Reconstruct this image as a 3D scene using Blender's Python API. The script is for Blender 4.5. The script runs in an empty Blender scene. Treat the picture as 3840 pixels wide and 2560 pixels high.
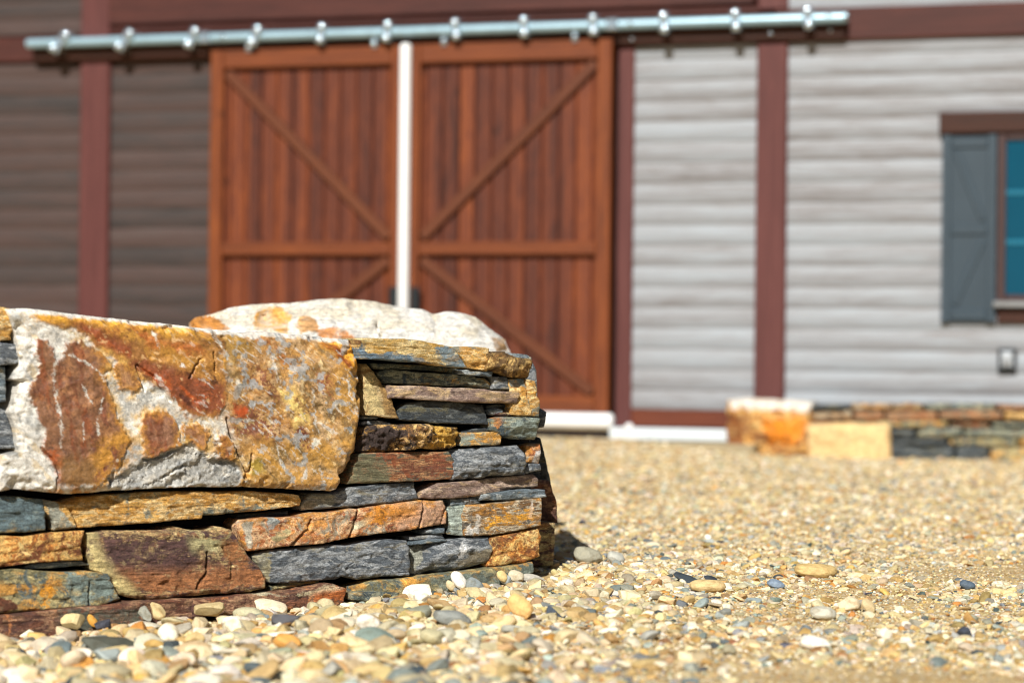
import bpy, math, random
import numpy as np
from mathutils import Matrix, Vector

# ------------------------------------------------------------------ camera, world, sun
SC = bpy.context.scene
W0, H0 = 3840.0, 2560.0
FPX = W0 * 85.0 / 36.0
CAMZ, HROW, ROLL = 0.71, 1340.0, 0.011
PITCH = math.atan((HROW - H0 / 2) / FPX)
cr, sr, cp, sp = math.cos(ROLL), math.sin(ROLL), math.cos(PITCH), math.sin(PITCH)

cam_d = bpy.data.cameras.new('camera')
cam = bpy.data.objects.new('camera', cam_d)
SC.collection.objects.link(cam)
SC.camera = cam
cam_d.lens, cam_d.sensor_width, cam_d.sensor_fit = 85.0, 36.0, 'HORIZONTAL'
cam_d.clip_start, cam_d.clip_end = 0.1, 1000
cam_d.dof.use_dof = True
cam_d.dof.focus_distance = 7.55
cam_d.dof.aperture_fstop = 1.85
cam.matrix_world = Matrix(((cr, -sr, 0, 0), (-sr * sp, -cr * sp, -cp, 0), (sr * cp, cr * cp, -sp, CAMZ), (0, 0, 0, 1)))

SUN_EL, SUN_AZ = math.radians(38), math.radians(15)      # azimuth: degrees left of straight behind the camera
to_sun = Vector((-math.sin(SUN_AZ) * math.cos(SUN_EL), -math.cos(SUN_AZ) * math.cos(SUN_EL), math.sin(SUN_EL)))
wd = bpy.data.worlds.new('World'); SC.world = wd; wd.use_nodes = True
nt = wd.node_tree
sky = nt.nodes.new('ShaderNodeTexSky'); sky.sky_type = 'NISHITA'; sky.sun_disc = False
sky.sun_elevation = SUN_EL
sky.sun_rotation = math.atan2(to_sun.x, to_sun.y)
bg = nt.nodes['Background']; bg.inputs['Strength'].default_value = 0.036
nt.links.new(sky.outputs[0], bg.inputs[0])
sun_d = bpy.data.lights.new('sun', 'SUN'); sun_d.energy = 5.0; sun_d.angle = math.radians(0.5); sun_d.color = (1, .97, .91)
sun = bpy.data.objects.new('sun', sun_d); SC.collection.objects.link(sun)
sun.rotation_euler = to_sun.to_track_quat('Z', 'Y').to_euler(); sun.location = (-3, -8, 8)
SC.view_settings.view_transform = 'Standard'; SC.view_settings.look = 'None'
SC.view_settings.exposure = 0.33; SC.view_settings.gamma = 1
SC.cycles.filter_width = 1.05

# ------------------------------------------------------------------ helpers: picking, noise, tags
def ray(px, py):
    px = np.asarray(px, float); py = np.asarray(py, float)
    dx = px - W0 / 2; du = H0 / 2 - py
    X = dx * cr - du * sr; Z = dx * sr + du * cr
    return X, FPX * cp - Z * sp, FPX * sp + Z * cp

class Frame:
    """A vertical plane through p0 whose local x runs along it and local y points away from the camera."""
    def __init__(s, p0, ang):
        s.p0 = p0; s.a = ang; s.c = math.cos(ang); s.s = math.sin(ang)
    def uv(s, px, py, off=0.0):
        X, Y, Z = ray(px, py)
        # local y of ray*t - p0 = -off
        ly = -X * s.s + Y * s.c
        l0 = -s.p0[0] * s.s + s.p0[1] * s.c
        t = (l0 - off) / ly
        x = X * t - s.p0[0]; y = Y * t - s.p0[1]
        return x * s.c + y * s.s, CAMZ + Z * t
    def world(s, u, y, z):
        return s.p0[0] + u * s.c - y * s.s, s.p0[1] + u * s.s + y * s.c, z

def hash3(ix, iy, iz, seed):
    h = (ix * 374761393 + iy * 668265263 + iz * 1440662683 + seed * 1274126177) & 0xFFFFFFFF
    h = ((h ^ (h >> 13)) * 1274126177) & 0xFFFFFFFF
    h = ((h ^ (h >> 16)) * 2246822519) & 0xFFFFFFFF
    h = h ^ (h >> 15)
    return (h & 0xFFFFFF) / float(0xFFFFFF)

def vnoise(P, seed=0):
    P = np.asarray(P, float)
    I = np.floor(P).astype(np.int64); F = P - I
    F = F * F * F * (F * (F * 6 - 15) + 10)
    r = 0
    for dx in (0, 1):
        wx = F[..., 0] if dx else 1 - F[..., 0]
        for dy in (0, 1):
            wy = F[..., 1] if dy else 1 - F[..., 1]
            for dz in (0, 1):
                wz = F[..., 2] if dz else 1 - F[..., 2]
                r = r + wx * wy * wz * hash3(I[..., 0] + dx, I[..., 1] + dy, I[..., 2] + dz, seed)
    return r * 2 - 1

def fbm(P, octv=4, seed=0, gain=.5):
    P = np.asarray(P, float); a, r, n = 1.0, 0, 0
    for k in range(octv):
        r = r + a * vnoise(P * (2.03 ** k) + k * 17.3, seed + k); n += a; a *= gain
    return r / n

def sst(a, b, x):
    t = np.clip((x - a) / (b - a), 0, 1); return t * t * (3 - 2 * t)

def sdf(P, poly):
    """Signed distance (positive inside) to a polygon."""
    poly = np.asarray(poly, float); n = len(poly)
    d = np.full(P.shape[:-1], 1e18); ins = np.zeros(P.shape[:-1], bool)
    for i in range(n):
        a, b = poly[i], poly[(i + 1) % n]
        e = b - a; w = P - a
        t = np.clip((w @ e) / (e @ e + 1e-9), 0, 1)
        q = w - t[..., None] * e
        d = np.minimum(d, (q ** 2).sum(-1))
        c = ((a[1] > P[..., 1]) != (b[1] > P[..., 1]))
        xi = a[0] + (P[..., 1] - a[1]) / (b[1] - a[1] + 1e-12) * (b[0] - a[0])
        ins ^= c & (P[..., 0] < xi)
    d = np.sqrt(d)
    return np.where(ins, d, -d)

def lin(c):
    c = np.asarray(c, float) / 255.0
    return np.where(c <= .04045, c / 12.92, ((c + .055) / 1.055) ** 2.4)

def L4(c): return tuple(float(v) for v in lin(c)) + (1.0,)

def tag(o, label=None, cat=None, group=None, kind=None):
    for k, v in (('label', label), ('category', cat), ('group', group), ('kind', kind)):
        if v: o[k] = v
    return o

def empty(name, loc, rz=0.0, label=None, cat=None, group=None):
    o = bpy.data.objects.new(name, None); SC.collection.objects.link(o)
    o.location = loc; o.rotation_euler = (0, 0, rz); o.empty_display_size = .1
    return tag(o, label, cat, group)

def link_mesh(name, verts, faces, mat, parent=None, smooth=True, centre=True):
    verts = np.asarray(verts, float)
    c = np.zeros(3)
    if centre:
        c = (verts.min(0) + verts.max(0)) / 2
        verts = verts - c
    me = bpy.data.meshes.new(name)
    if isinstance(faces, np.ndarray):
        nf, k = faces.shape
        me.vertices.add(len(verts)); me.vertices.foreach_set('co', verts.ravel())
        me.loops.add(nf * k); me.loops.foreach_set('vertex_index', faces.ravel().astype(np.int32))
        me.polygons.add(nf); me.polygons.foreach_set('loop_start', np.arange(0, nf * k, k, dtype=np.int32))
        me.update(calc_edges=True); me.validate()
    else:
        me.from_pydata(verts.tolist(), [], faces); me.update()
    if smooth: me.polygons.foreach_set('use_smooth', np.ones(len(me.polygons), bool))
    me.materials.append(mat)
    o = bpy.data.objects.new(name, me); SC.collection.objects.link(o)
    o.location = c
    if parent: o.parent = parent
    return o

# ------------------------------------------------------------------ materials
class NT:
    def __init__(s, name):
        s.m = bpy.data.materials.new(name); s.m.use_nodes = True
        s.t = s.m.node_tree; s.b = s.t.nodes['Principled BSDF']
    def n(s, typ, **kw):
        nd = s.t.nodes.new(typ)
        for k, v in kw.items():
            if k.startswith('i_'):
                nd.inputs[k[2:].replace('_', ' ')].default_value = v
            else: setattr(nd, k, v)
        return nd
    def l(s, a, b): s.t.links.new(a, b)
    def mapping(s, vec, scale, rot=(0, 0, 0)):
        m = s.n('ShaderNodeMapping'); m.inputs['Scale'].default_value = scale; m.inputs['Rotation'].default_value = rot
        s.l(vec, m.inputs['Vector']); return m.outputs[0]
    def noise(s, vec, scale, detail=6, rough=.6, dist=0.0):
        x = s.n('ShaderNodeTexNoise'); x.inputs['Scale'].default_value = scale; x.inputs['Detail'].default_value = detail
        x.inputs['Roughness'].default_value = rough; x.inputs['Distortion'].default_value = dist
        s.l(vec, x.inputs['Vector']); return x.outputs['Fac']
    def ramp(s, fac, stops, interp='LINEAR'):
        r = s.n('ShaderNodeValToRGB'); e = r.color_ramp.elements; r.color_ramp.interpolation = interp
        while len(e) < len(stops): e.new(.5)
        for k, (p, c) in enumerate(stops):
            e[k].position = p; e[k].color = c if len(c) == 4 else (*c, 1)
        s.l(fac, r.inputs[0]); return r.outputs[0]
    def mix(s, fac, a, b, mode='MIX'):
        m = s.n('ShaderNodeMix', data_type='RGBA', blend_type=mode)
        for sock, v in ((m.inputs[0], fac), (m.inputs[6], a), (m.inputs[7], b)):
            if isinstance(v, (int, float, tuple)): sock.default_value = v
            else: s.l(v, sock)
        return m.outputs[2]
    def math(s, op, a, b=0.0, clamp=False):
        m = s.n('ShaderNodeMath', operation=op, use_clamp=clamp)
        for sock, v in ((m.inputs[0], a), (m.inputs[1], b)):
            if isinstance(v, (int, float)): sock.default_value = v
            else: s.l(v, sock)
        return m.outputs[0]
    def bump(s, h, strength, dist):
        b = s.n('ShaderNodeBump'); b.inputs['Strength'].default_value = strength; b.inputs['Distance'].default_value = dist
        s.l(h, b.inputs['Height']); s.l(b.outputs[0], s.b.inputs['Normal'])
    def rnd_coords(s, amount=40.0):
        tc = s.n('ShaderNodeTexCoord'); oi = s.n('ShaderNodeObjectInfo')
        a = s.n('ShaderNodeVectorMath', operation='ADD')
        c = s.n('ShaderNodeCombineXYZ')
        q = s.math('MULTIPLY', oi.outputs['Random'], amount)
        for k in range(3): s.l(q, c.inputs[k])
        s.l(tc.outputs['Object'], a.inputs[0]); s.l(c.outputs[0], a.inputs[1])
        return a.outputs[0], oi

def g(v): return (v, v, v, 1)

def rock_mat(name, cols, stain=None, amt=.5, stain2=None, amt2=.3, stretch=(1, 1, 3), scale=9, vein=None, rough=.72, bump=.9, rot=0.0):
    s = NT(name)
    P, oi = s.rnd_coords()
    A = s.mapping(P, stretch, (0, rot, 0))
    n1 = s.noise(A, scale, 10, .68, .6)
    n = len(cols)
    col = s.ramp(n1, [(.30 + .40 * k / (n - 1), L4(c)) for k, c in enumerate(cols)])
    if stain:
        m = s.ramp(s.noise(A, scale * .55, 8, .7, 1.2), [(.62 - amt * .3 - .04, g(0)), (.62 - amt * .3 + .05, g(1))])
        col = s.mix(m, col, L4(stain))
    if stain2:
        m = s.ramp(s.noise(P, scale * 1.3, 9, .72, .8), [(.66 - amt2 * .3 - .03, g(0)), (.66 - amt2 * .3 + .04, g(1))])
        col = s.mix(m, col, L4(stain2))
    # painted-on mineral staining with its own outline
    at = s.n('ShaderNodeAttribute', attribute_name='paint')
    nb = s.math('ADD', s.math('MULTIPLY', s.noise(A, scale * 1.6, 10, .72), 1.0), s.math('MULTIPLY', s.noise(P, 60, 6, .7), .55))
    brk = s.math('ADD', at.outputs['Alpha'], s.math('MULTIPLY', s.math('SUBTRACT', nb, .775), 2.0))
    mk = s.ramp(brk, [(.40, g(0)), (.60, g(1))])
    mk = s.math('MULTIPLY', mk, s.ramp(at.outputs['Alpha'], [(.02, g(0)), (.2, g(1))]))
    pc = s.mix(.95, at.outputs['Color'], s.ramp(n1, [(.3, g(.45)), (.42, g(1.15)), (.5, g(.8)), (.58, g(1.35)), (.7, g(.9))]), 'MULTIPLY')
    pc = s.mix(s.ramp(s.noise(P, scale * 1.1, 8, .75, 1.0), [(.50, g(0)), (.62, g(.62))]), pc, col)
    col = s.mix(mk, col, pc)
    if vein:
        wv = s.n('ShaderNodeVectorMath', operation='ADD')
        nz = s.n('ShaderNodeTexNoise'); nz.inputs['Scale'].default_value = 9; nz.inputs['Detail'].default_value = 4
        s.l(P, nz.inputs['Vector'])
        sc_ = s.n('ShaderNodeVectorMath', operation='SCALE'); sc_.inputs['Scale'].default_value = .16
        s.l(nz.outputs['Color'], sc_.inputs[0]); s.l(P, wv.inputs[0]); s.l(sc_.outputs[0], wv.inputs[1])
        vo = s.n('ShaderNodeTexVoronoi', feature='DISTANCE_TO_EDGE'); vo.inputs['Scale'].default_value = 7
        s.l(wv.outputs[0], vo.inputs['Vector'])
        vm = s.ramp(vo.outputs['Distance'], [(.006, g(1)), (.03, g(0))])
        vm = s.math('MULTIPLY', vm, s.ramp(s.noise(P, 5, 3), [(.5, g(0)), (.58, g(.85))]))
        col = s.mix(vm, col, L4(vein))
    # fine grain and thin laminations
    gr = s.noise(P, 190, 6, .8)
    col = s.mix(.95, col, s.ramp(gr, [(.28, g(.42)), (.5, g(1.08)), (.72, g(1.9))]), 'MULTIPLY')
    md_ = s.noise(A, 38, 9, .75, .4)
    col = s.mix(.9, col, s.ramp(md_, [(.30, g(.48)), (.5, g(1.08)), (.68, g(1.75))]), 'MULTIPLY')
    lam = s.noise(s.mapping(P, (3, 3, 75), (0, rot, 0)), 2.0, 6, .72)
    col = s.mix(.6 if stretch[2] > 2 else .15, col, s.ramp(lam, [(.32, g(.5)), (.6, g(1.2))]), 'MULTIPLY')
    s.l(col, s.b.inputs['Base Color'])
    s.b.inputs['Roughness'].default_value = rough
    s.b.inputs['Specular IOR Level'].default_value = .35
    h = s.math('ADD', s.math('MULTIPLY', s.noise(A, 22, 10, .74), .9), s.math('MULTIPLY', lam, .4 if stretch[2] > 2 else .1))
    h = s.math('ADD', h, s.math('MULTIPLY', md_, .45))
    h = s.math('ADD', h, s.math('MULTIPLY', gr, .3))
    s.bump(h, bump, .016)
    return s.m

R = {}
R['slate'] = rock_mat('slate_grey', rough=.5, cols=[(44, 49, 55), (104, 110, 115), (72, 78, 84), (156, 159, 160), (88, 94, 100), (172, 172, 168)], stain=(140, 134, 116), amt=.05, scale=15)
R['dark'] = rock_mat('slate_dark', rough=.5, cols=[(30, 34, 38), (66, 72, 76), (46, 52, 56), (104, 109, 109), (58, 64, 66)], stain=(104, 100, 78), amt=.1, scale=14)
R['blue'] = rock_mat('slate_blue', rough=.52, cols=[(52, 62, 70), (116, 128, 134), (84, 96, 104), (170, 176, 176), (100, 112, 118)], stain=(166, 158, 136), amt=.12, scale=14)
R['green'] = rock_mat('slate_green', [(46, 52, 50), (104, 110, 98), (72, 80, 78), (156, 156, 132), (88, 94, 86), (172, 156, 112)], stain=(168, 132, 72), amt=.12, stain2=(66, 78, 84), amt2=.35, scale=14)
R['ochre'] = rock_mat('sandstone_ochre', [(112, 80, 42), (206, 160, 84), (172, 124, 60), (228, 202, 148), (198, 146, 66), (216, 182, 116), (146, 138, 116)], stain=(182, 132, 60), amt=.3, stain2=(136, 134, 118), amt2=.3, scale=12)
R['rust'] = rock_mat('stone_rust', [(84, 48, 38), (186, 118, 68), (124, 68, 50), (216, 180, 136), (166, 94, 50), (206, 154, 96), (116, 84, 80)], stain=(196, 138, 66), amt=.25, stain2=(160, 150, 130), amt2=.35, scale=13, stretch=(1, 1, 1.8))
R['pink'] = rock_mat('stone_pinkish', [(96, 80, 74), (152, 128, 114), (120, 100, 92), (186, 164, 144), (140, 118, 106)], stain=(190, 162, 122), amt=.2, scale=12)
R['brown'] = rock_mat('stone_brown', [(60, 46, 46), (132, 96, 68), (84, 60, 54), (196, 168, 116), (116, 78, 54), (172, 132, 84), (70, 54, 56)], stain=(82, 60, 60), amt=.3, stain2=(188, 172, 124), amt2=.3, scale=12, stretch=(1, 1, 3))
R['tan'] = rock_mat('stone_tan', [(150, 126, 84), (186, 160, 112), (214, 194, 152)], stain=(150, 110, 60), amt=.25, rot=1.3)
R['craggy'] = rock_mat('stone_craggy', [(54, 44, 40), (154, 112, 64), (94, 70, 50), (214, 176, 116), (126, 90, 54), (200, 152, 76)], stain=(206, 156, 64), amt=.2, stain2=(60, 50, 46), amt2=.4, stretch=(1, 1, 1.2), bump=1.0, scale=14)
R['orange'] = rock_mat('stone_orange', [(86, 52, 32), (200, 136, 62), (136, 78, 40), (224, 182, 108), (184, 116, 48), (112, 68, 40), (206, 150, 76)], stain=(112, 66, 38), amt=.3, stain2=(214, 186, 124), amt2=.25, stretch=(1, 1, 1.6), scale=13)
R['cap'] = rock_mat('stone_cap', [(130, 108, 68), (204, 174, 110), (170, 140, 84), (222, 200, 148), (186, 150, 84), (110, 116, 112)], stain=(184, 142, 68), amt=.3, stain2=(108, 118, 122), amt2=.25, stretch=(1, 1, 4), scale=12)
R['cragcap'] = rock_mat('stone_corner_cap', [(72, 54, 34), (166, 124, 66), (110, 80, 44), (206, 172, 108), (140, 102, 54), (186, 146, 80)], stain=(88, 66, 40), amt=.35, stretch=(1, 1, 1.3), bump=1.0, scale=13)
R['banded'] = rock_mat('stone_banded', [(64, 52, 44), (146, 108, 62), (98, 74, 52), (196, 184, 158), (132, 94, 52), (178, 138, 80), (84, 76, 68)], stain=(184, 128, 54), amt=.25, stain2=(88, 84, 78), amt2=.35, stretch=(1, 1, 4), scale=12)
R['olive'] = rock_mat('stone_olive', [(64, 64, 52), (136, 126, 88), (94, 92, 70), (176, 160, 112), (120, 114, 84), (104, 114, 108)], stain=(186, 136, 66), amt=.3, stain2=(88, 98, 96), amt2=.35, scale=12, stretch=(1, 1, 2))
R['redbrown'] = rock_mat('stone_redbrown', [(66, 44, 38), (136, 88, 64), (92, 58, 46), (170, 132, 100), (112, 70, 52), (90, 90, 80)], stain=(88, 60, 52), amt=.3, stain2=(186, 122, 76), amt2=.15, scale=12)
R['mixed'] = rock_mat('stone_streaked', [(60, 54, 46), (158, 104, 66), (104, 68, 50), (202, 158, 112), (138, 82, 50), (178, 122, 78), (98, 100, 82), (164, 96, 54)], stain=(86, 92, 80), amt=.3, stain2=(140, 80, 50), amt2=.35, stretch=(1, 1, 7), scale=11)
R['core'] = rock_mat('joint_shade_core', [(16, 15, 14), (28, 26, 24)], bump=.5)  # near-black colour puts the shade of the open joints into the core
R['pale'] = rock_mat('boulder_pale', [(196, 192, 184), (220, 216, 208), (230, 227, 220)], stain=(210, 200, 180), amt=.3, stretch=(1, 1, 2.4), scale=6)

def boulder_mat():
    s = NT('boulder_rusty')
    tc = s.n('ShaderNodeTexCoord'); P = tc.outputs['Object']
    at = s.n('ShaderNodeAttribute', attribute_name='paint')
    gr = s.noise(P, 190, 7, .8)
    col = s.mix(.8, at.outputs['Color'], s.ramp(gr, [(.28, g(.55)), (.5, g(1)), (.72, g(1.45))]), 'MULTIPLY')
    mid = s.noise(P, 30, 9, .74, .8)
    col = s.mix(.7, col, s.ramp(mid, [(.3, g(.6)), (.5, g(1.0)), (.7, g(1.3))]), 'MULTIPLY')
    s.l(col, s.b.inputs['Base Color']); s.b.inputs['Roughness'].default_value = .46
    s.b.inputs['Specular IOR Level'].default_value = .5
    h = s.math('ADD', s.math('MULTIPLY', s.noise(P, 14, 10, .66), 1.2), s.math('MULTIPLY', gr, .16))
    s.bump(h, .55, .012)
    return s.m
R['boulder'] = boulder_mat()

def wood_mat(name, cols, axis='z', pitch=0.0, off=0.0, rough=.6, var=.35, knots=False, spec=.3, alb=.52, gs=None):
    """axis: direction of the grain; pitch: board width across the grain."""
    s = NT(name)
    P, oi = s.rnd_coords(17.0)
    tc = s.n('ShaderNodeTexCoord')
    st = (44, 44, 1.6) if axis == 'z' else (2.2, 44, 44)
    if gs: st = (st[0], st[1], gs)
    n1 = s.noise(s.mapping(P, st), 1.6, 8, .65, .8)
    n2 = s.noise(s.mapping(P, tuple(v * .28 for v in st)), 2.0, 5, .6, .5)
    f = s.math('ADD', s.math('MULTIPLY', n1, .5), s.math('MULTIPLY', n2, .5))
    if pitch:
        sep = s.n('ShaderNodeSeparateXYZ'); ad = s.n('ShaderNodeVectorMath', operation='ADD')
        s.l(tc.outputs['Object'], sep.inputs[0])
        a = sep.outputs[0 if axis == 'z' else 2]
        k = s.math('FLOOR', s.math('DIVIDE', s.math('ADD', a, off), pitch))
        wn = s.n('ShaderNodeTexWhiteNoise', noise_dimensions='2D')
        c = s.n('ShaderNodeCombineXYZ'); s.l(k, c.inputs[0]); s.l(oi.outputs['Random'], c.inputs[1])
        s.l(c.outputs[0], wn.inputs['Vector'])
        f = s.math('ADD', f, s.math('MULTIPLY', s.math('SUBTRACT', wn.outputs['Value'], .5), var))
    n = len(cols)
    col = s.ramp(f, [(.28 + .44 * i / (n - 1), tuple(float(v) * alb for v in lin(c)) + (1.0,)) for i, c in enumerate(cols)])
    if knots:
        vo = s.n('ShaderNodeTexVoronoi'); vo.inputs['Scale'].default_value = 1
        s.l(s.mapping(P, (3.2, 3.2, 1.6) if axis == 'z' else (1.6, 3.2, 3.2)), vo.inputs['Vector'])
        km = s.ramp(vo.outputs['Distance'], [(.03, g(.35)), (.09, g(1))])
        col = s.mix(.8, col, km, 'MULTIPLY')
    s.l(col, s.b.inputs['Base Color']); s.b.inputs['Roughness'].default_value = rough
    s.b.inputs['Specular IOR Level'].default_value = spec
    s.bump(n1, .35, .004)
    return s.m

def plain_mat(name, c, rough=.5, metal=0.0, spec=.5, var=.1, scale=8):
    s = NT(name)
    P, oi = s.rnd_coords()
    n = s.noise(P, scale, 6, .65)
    col = s.mix(1.0, L4(c), s.ramp(n, [(.3, g(1 - var)), (.7, g(1 + var))]), 'MULTIPLY')
    s.l(col, s.b.inputs['Base Color'])
    s.b.inputs['Roughness'].default_value = rough; s.b.inputs['Metallic'].default_value = metal
    s.b.inputs['Specular IOR Level'].default_value = spec
    s.bump(s.noise(P, scale * 6, 4), .1, .003)
    return s.m

PITCHB = 0.158
M = {}
M['siding_dark'] = wood_mat('siding_dark', [(52, 50, 51), (80, 70, 67), (98, 76, 70), (104, 90, 86)], 'x', PITCHB, 0, .6, .2)
M['siding_pale'] = wood_mat('siding_pale', [(122, 114, 112), (162, 159, 160), (184, 187, 192), (194, 202, 210), (203, 212, 222)], 'x', PITCHB, 0, .55, .12)
M['post'] = wood_mat('post_redwood', [(82, 44, 42), (116, 64, 60), (138, 84, 78)], 'z', 0, 0, .55, 0)
M['beam'] = wood_mat('beam_redwood', [(54, 26, 23), (92, 46, 38), (116, 62, 50)], 'x', 0, 0, .55, 0, True)
M['lintel'] = wood_mat('lintel_brown', [(46, 22, 12), (74, 36, 18), (92, 48, 25)], 'x', 0, 0, .55, 0)
M['boards'] = wood_mat('door_boards', [(58, 29, 22), (104, 50, 32), (136, 68, 38), (172, 90, 40)], 'z', .105, 0, .55, .22, True, gs=4.5)
M['sill_wood'] = wood_mat('sill_board_brown', [(84, 40, 24), (128, 62, 36), (150, 78, 46)], 'x', 0, 0, .55, 0)
M['brace'] = wood_mat('door_brace', [(84, 42, 24), (122, 64, 34), (142, 80, 42)], 'x', 0, 0, .55, 0)
M['frame_v'] = wood_mat('door_stile', [(88, 42, 22), (146, 74, 32), (178, 96, 38)], 'z', 0, 0, .55, 0, True, gs=3.2)
M['frame_h'] = wood_mat('door_rail_wood', [(88, 42, 22), (142, 72, 32), (172, 92, 38)], 'x', 0, 0, .55, 0, True)
M['galv'] = plain_mat('galvanised_steel', (152, 182, 196), .34, .4, .5, .12)
M['bolt'] = plain_mat('bright_zinc', (206, 222, 234), .18, .85, .6, .05)
M['white'] = plain_mat('white_vinyl', (226, 228, 228), .4, 0, .5, .04)
M['greywhite'] = plain_mat('pale_grey_paint', (200, 208, 212), .5, 0, .5, .05)
M['shutter'] = plain_mat('slate_blue_paint', (46, 60, 70), .42, 0, .5, .1, 4)
M['black'] = plain_mat('black_iron', (24, 30, 34), .45, .2, .5, .1)
M['winframe'] = plain_mat('dark_brown_paint', (56, 34, 32), .45, 0, .5, .08)
M['pane'] = plain_mat('sky_tinted_glass', (0, 66, 88), .06, 0, .35, .06, 2)  # teal base colour stands in for blue sky reflected in the glass
M['blind'] = plain_mat('teal_bar', (20, 98, 122), .3, 0, .5, .04)
M['boxgrey'] = plain_mat('box_grey', (172, 178, 184), .5, 0, .4, .08)
M['metal'] = plain_mat('sill_metal', (170, 172, 174), .35, .8, .5, .1)

# ------------------------------------------------------------------ ground
def gz0(x, y):
    x = np.asarray(x, float); y = np.asarray(y, float)
    z = -.10 * np.exp(-((x + 1.6) / 1.0) ** 2 - ((y - 6.6) / 1.6) ** 2)
    z = z - .035 * np.exp(-((x + .5) / .65) ** 2 - ((y - 7.3) / .6) ** 2)
    z = z + .008 * np.exp(-((x - .2) / .7) ** 2 - ((y - 7.8) / .9) ** 2)
    z = z - .03 * sst(7.5, 5.2, y)
    z = z + .10 * sst(13.5, 18.3, y) * sst(2.2, .6, x)
    return z

def gz(x, y):
    x = np.asarray(x, float); y = np.asarray(y, float)
    P = np.stack([x, y, np.zeros_like(x)], -1)
    return gz0(x, y) + .010 * fbm(P * .9, 3, 5) + .006 * fbm(P * 5, 2, 9)

def ground_pick(px, py):
    X, Y, Z = [float(v) for v in ray(px, py)]
    lo, hi = 3.0 / Y, 60.0 / Y
    for _ in range(60):
        t = (lo + hi) / 2
        if CAMZ + Z * t > float(gz(np.array([X * t]), np.array([Y * t]))[0]): lo = t
        else: hi = t
    return X * t, Y * t, CAMZ + Z * t

def axis(fine, ext, step, n):
    a, b = fine
    mid = np.arange(a, b + step / 2, step)
    lo = a - (np.geomspace(step, a - ext[0], n))[::-1]
    hi = b + np.geomspace(step, ext[1] - b, n)
    return np.concatenate([lo, mid, hi])

xs = axis((-4, 5), (-150, 150), .03, 26); ys = axis((4.2, 18.8), (-120, 260), .03, 26)
GX, GY = np.meshgrid(xs, ys)
GZ = gz(GX, GY)
near = (GX > -4) & (GX < 5) & (GY > 4) & (GY < 19)
GZ = GZ + np.where(near, .004 * fbm(np.stack([GX * 14, GY * 14, GX * 0], -1), 3, 3), 0)
nx, ny = len(xs), len(ys)
idx = np.arange(nx * ny).reshape(ny, nx)
gf = np.stack([idx[:-1, :-1], idx[:-1, 1:], idx[1:, 1:], idx[1:, :-1]], -1).reshape(-1, 4)

def sand_mat():
    s = NT('sandy_gravel')
    tc = s.n('ShaderNodeTexCoord'); P = tc.outputs['Object']
    col = s.ramp(s.noise(P, 3, 8, .65), [(.3, L4((164, 138, 92))), (.5, L4((186, 159, 111))), (.7, L4((203, 178, 130)))])
    for sc, amt in ((55, .75), (130, .8)):
        vo = s.n('ShaderNodeTexVoronoi'); vo.inputs['Scale'].default_value = sc
        s.l(P, vo.inputs['Vector'])
        hs = s.n('ShaderNodeSeparateColor'); s.l(vo.outputs['Color'], hs.inputs[0])
        pc = s.ramp(hs.outputs[0], [(0, L4((206, 180, 130))), (.25, L4((190, 150, 90))), (.45, L4((222, 202, 160))), (.62, L4((150, 142, 128))),
                                    (.74, L4((226, 216, 194))), (.86, L4((176, 118, 60))), (.95, L4((96, 104, 108)))], 'CONSTANT')
        mk = s.math('MULTIPLY', s.ramp(vo.outputs['Distance'], [(.38, g(1)), (.55, g(0))]), s.math('MULTIPLY', s.math('GREATER_THAN', hs.outputs[1], .45), amt))
        col = s.mix(mk, col, pc)
    gr = s.noise(P, 420, 5, .75)
    col = s.mix(.8, col, s.ramp(gr, [(.3, g(.65)), (.7, g(1.3))]), 'MULTIPLY')
    s.l(col, s.b.inputs['Base Color']); s.b.inputs['Roughness'].default_value = .9
    s.b.inputs['Specular IOR Level'].default_value = .2
    vo = s.n('ShaderNodeTexVoronoi', feature='SMOOTH_F1'); vo.inputs['Scale'].default_value = 70; s.l(P, vo.inputs['Vector'])
    h = s.math('SUBTRACT', s.math('MULTIPLY', s.noise(P, 190, 6, .7), .6), vo.outputs['Distance'])
    s.bump(h, .8, .008)
    return s.m
SAND = sand_mat()
gnd = link_mesh('ground', np.stack([GX, GY, GZ], -1).reshape(-1, 3), gf, SAND, centre=False)
tag(gnd, kind='structure')

# ------------------------------------------------------------------ stones
def resample(pl, n, sharp=False):
    pl = np.asarray(pl, float)
    d = np.concatenate([[0], np.cumsum(np.hypot(*np.diff(pl, axis=0).T))])
    t = np.linspace(0, d[-1], n)
    return np.stack([np.interp(t, d, pl[:, k]) for k in (0, 1)], -1)

def coons(top, bot, left, right, ns, nt_):
    """Grid (nt_, ns, 2) from four boundary polylines: top and bottom run left to right, sides run top to bottom."""
    T = resample(top, ns); B = resample(bot, ns); Lf = resample(left, nt_); Rt = resample(right, nt_)
    Lf = Lf + (np.linspace(1, 0, nt_)[:, None] * (T[0] - Lf[0]) + np.linspace(0, 1, nt_)[:, None] * (B[0] - Lf[-1]))
    Rt = Rt + (np.linspace(1, 0, nt_)[:, None] * (T[-1] - Rt[0]) + np.linspace(0, 1, nt_)[:, None] * (B[-1] - Rt[-1]))
    s = np.linspace(0, 1, ns)[None, :, None]; t = np.linspace(0, 1, nt_)[:, None, None]
    return ((1 - t) * T[None] + t * B[None] + (1 - s) * Lf[:, None] + s * Rt[:, None]
            - ((1 - s) * (1 - t) * T[0] + s * (1 - t) * T[-1] + (1 - s) * t * B[0] + s * t * B[-1]))

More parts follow.
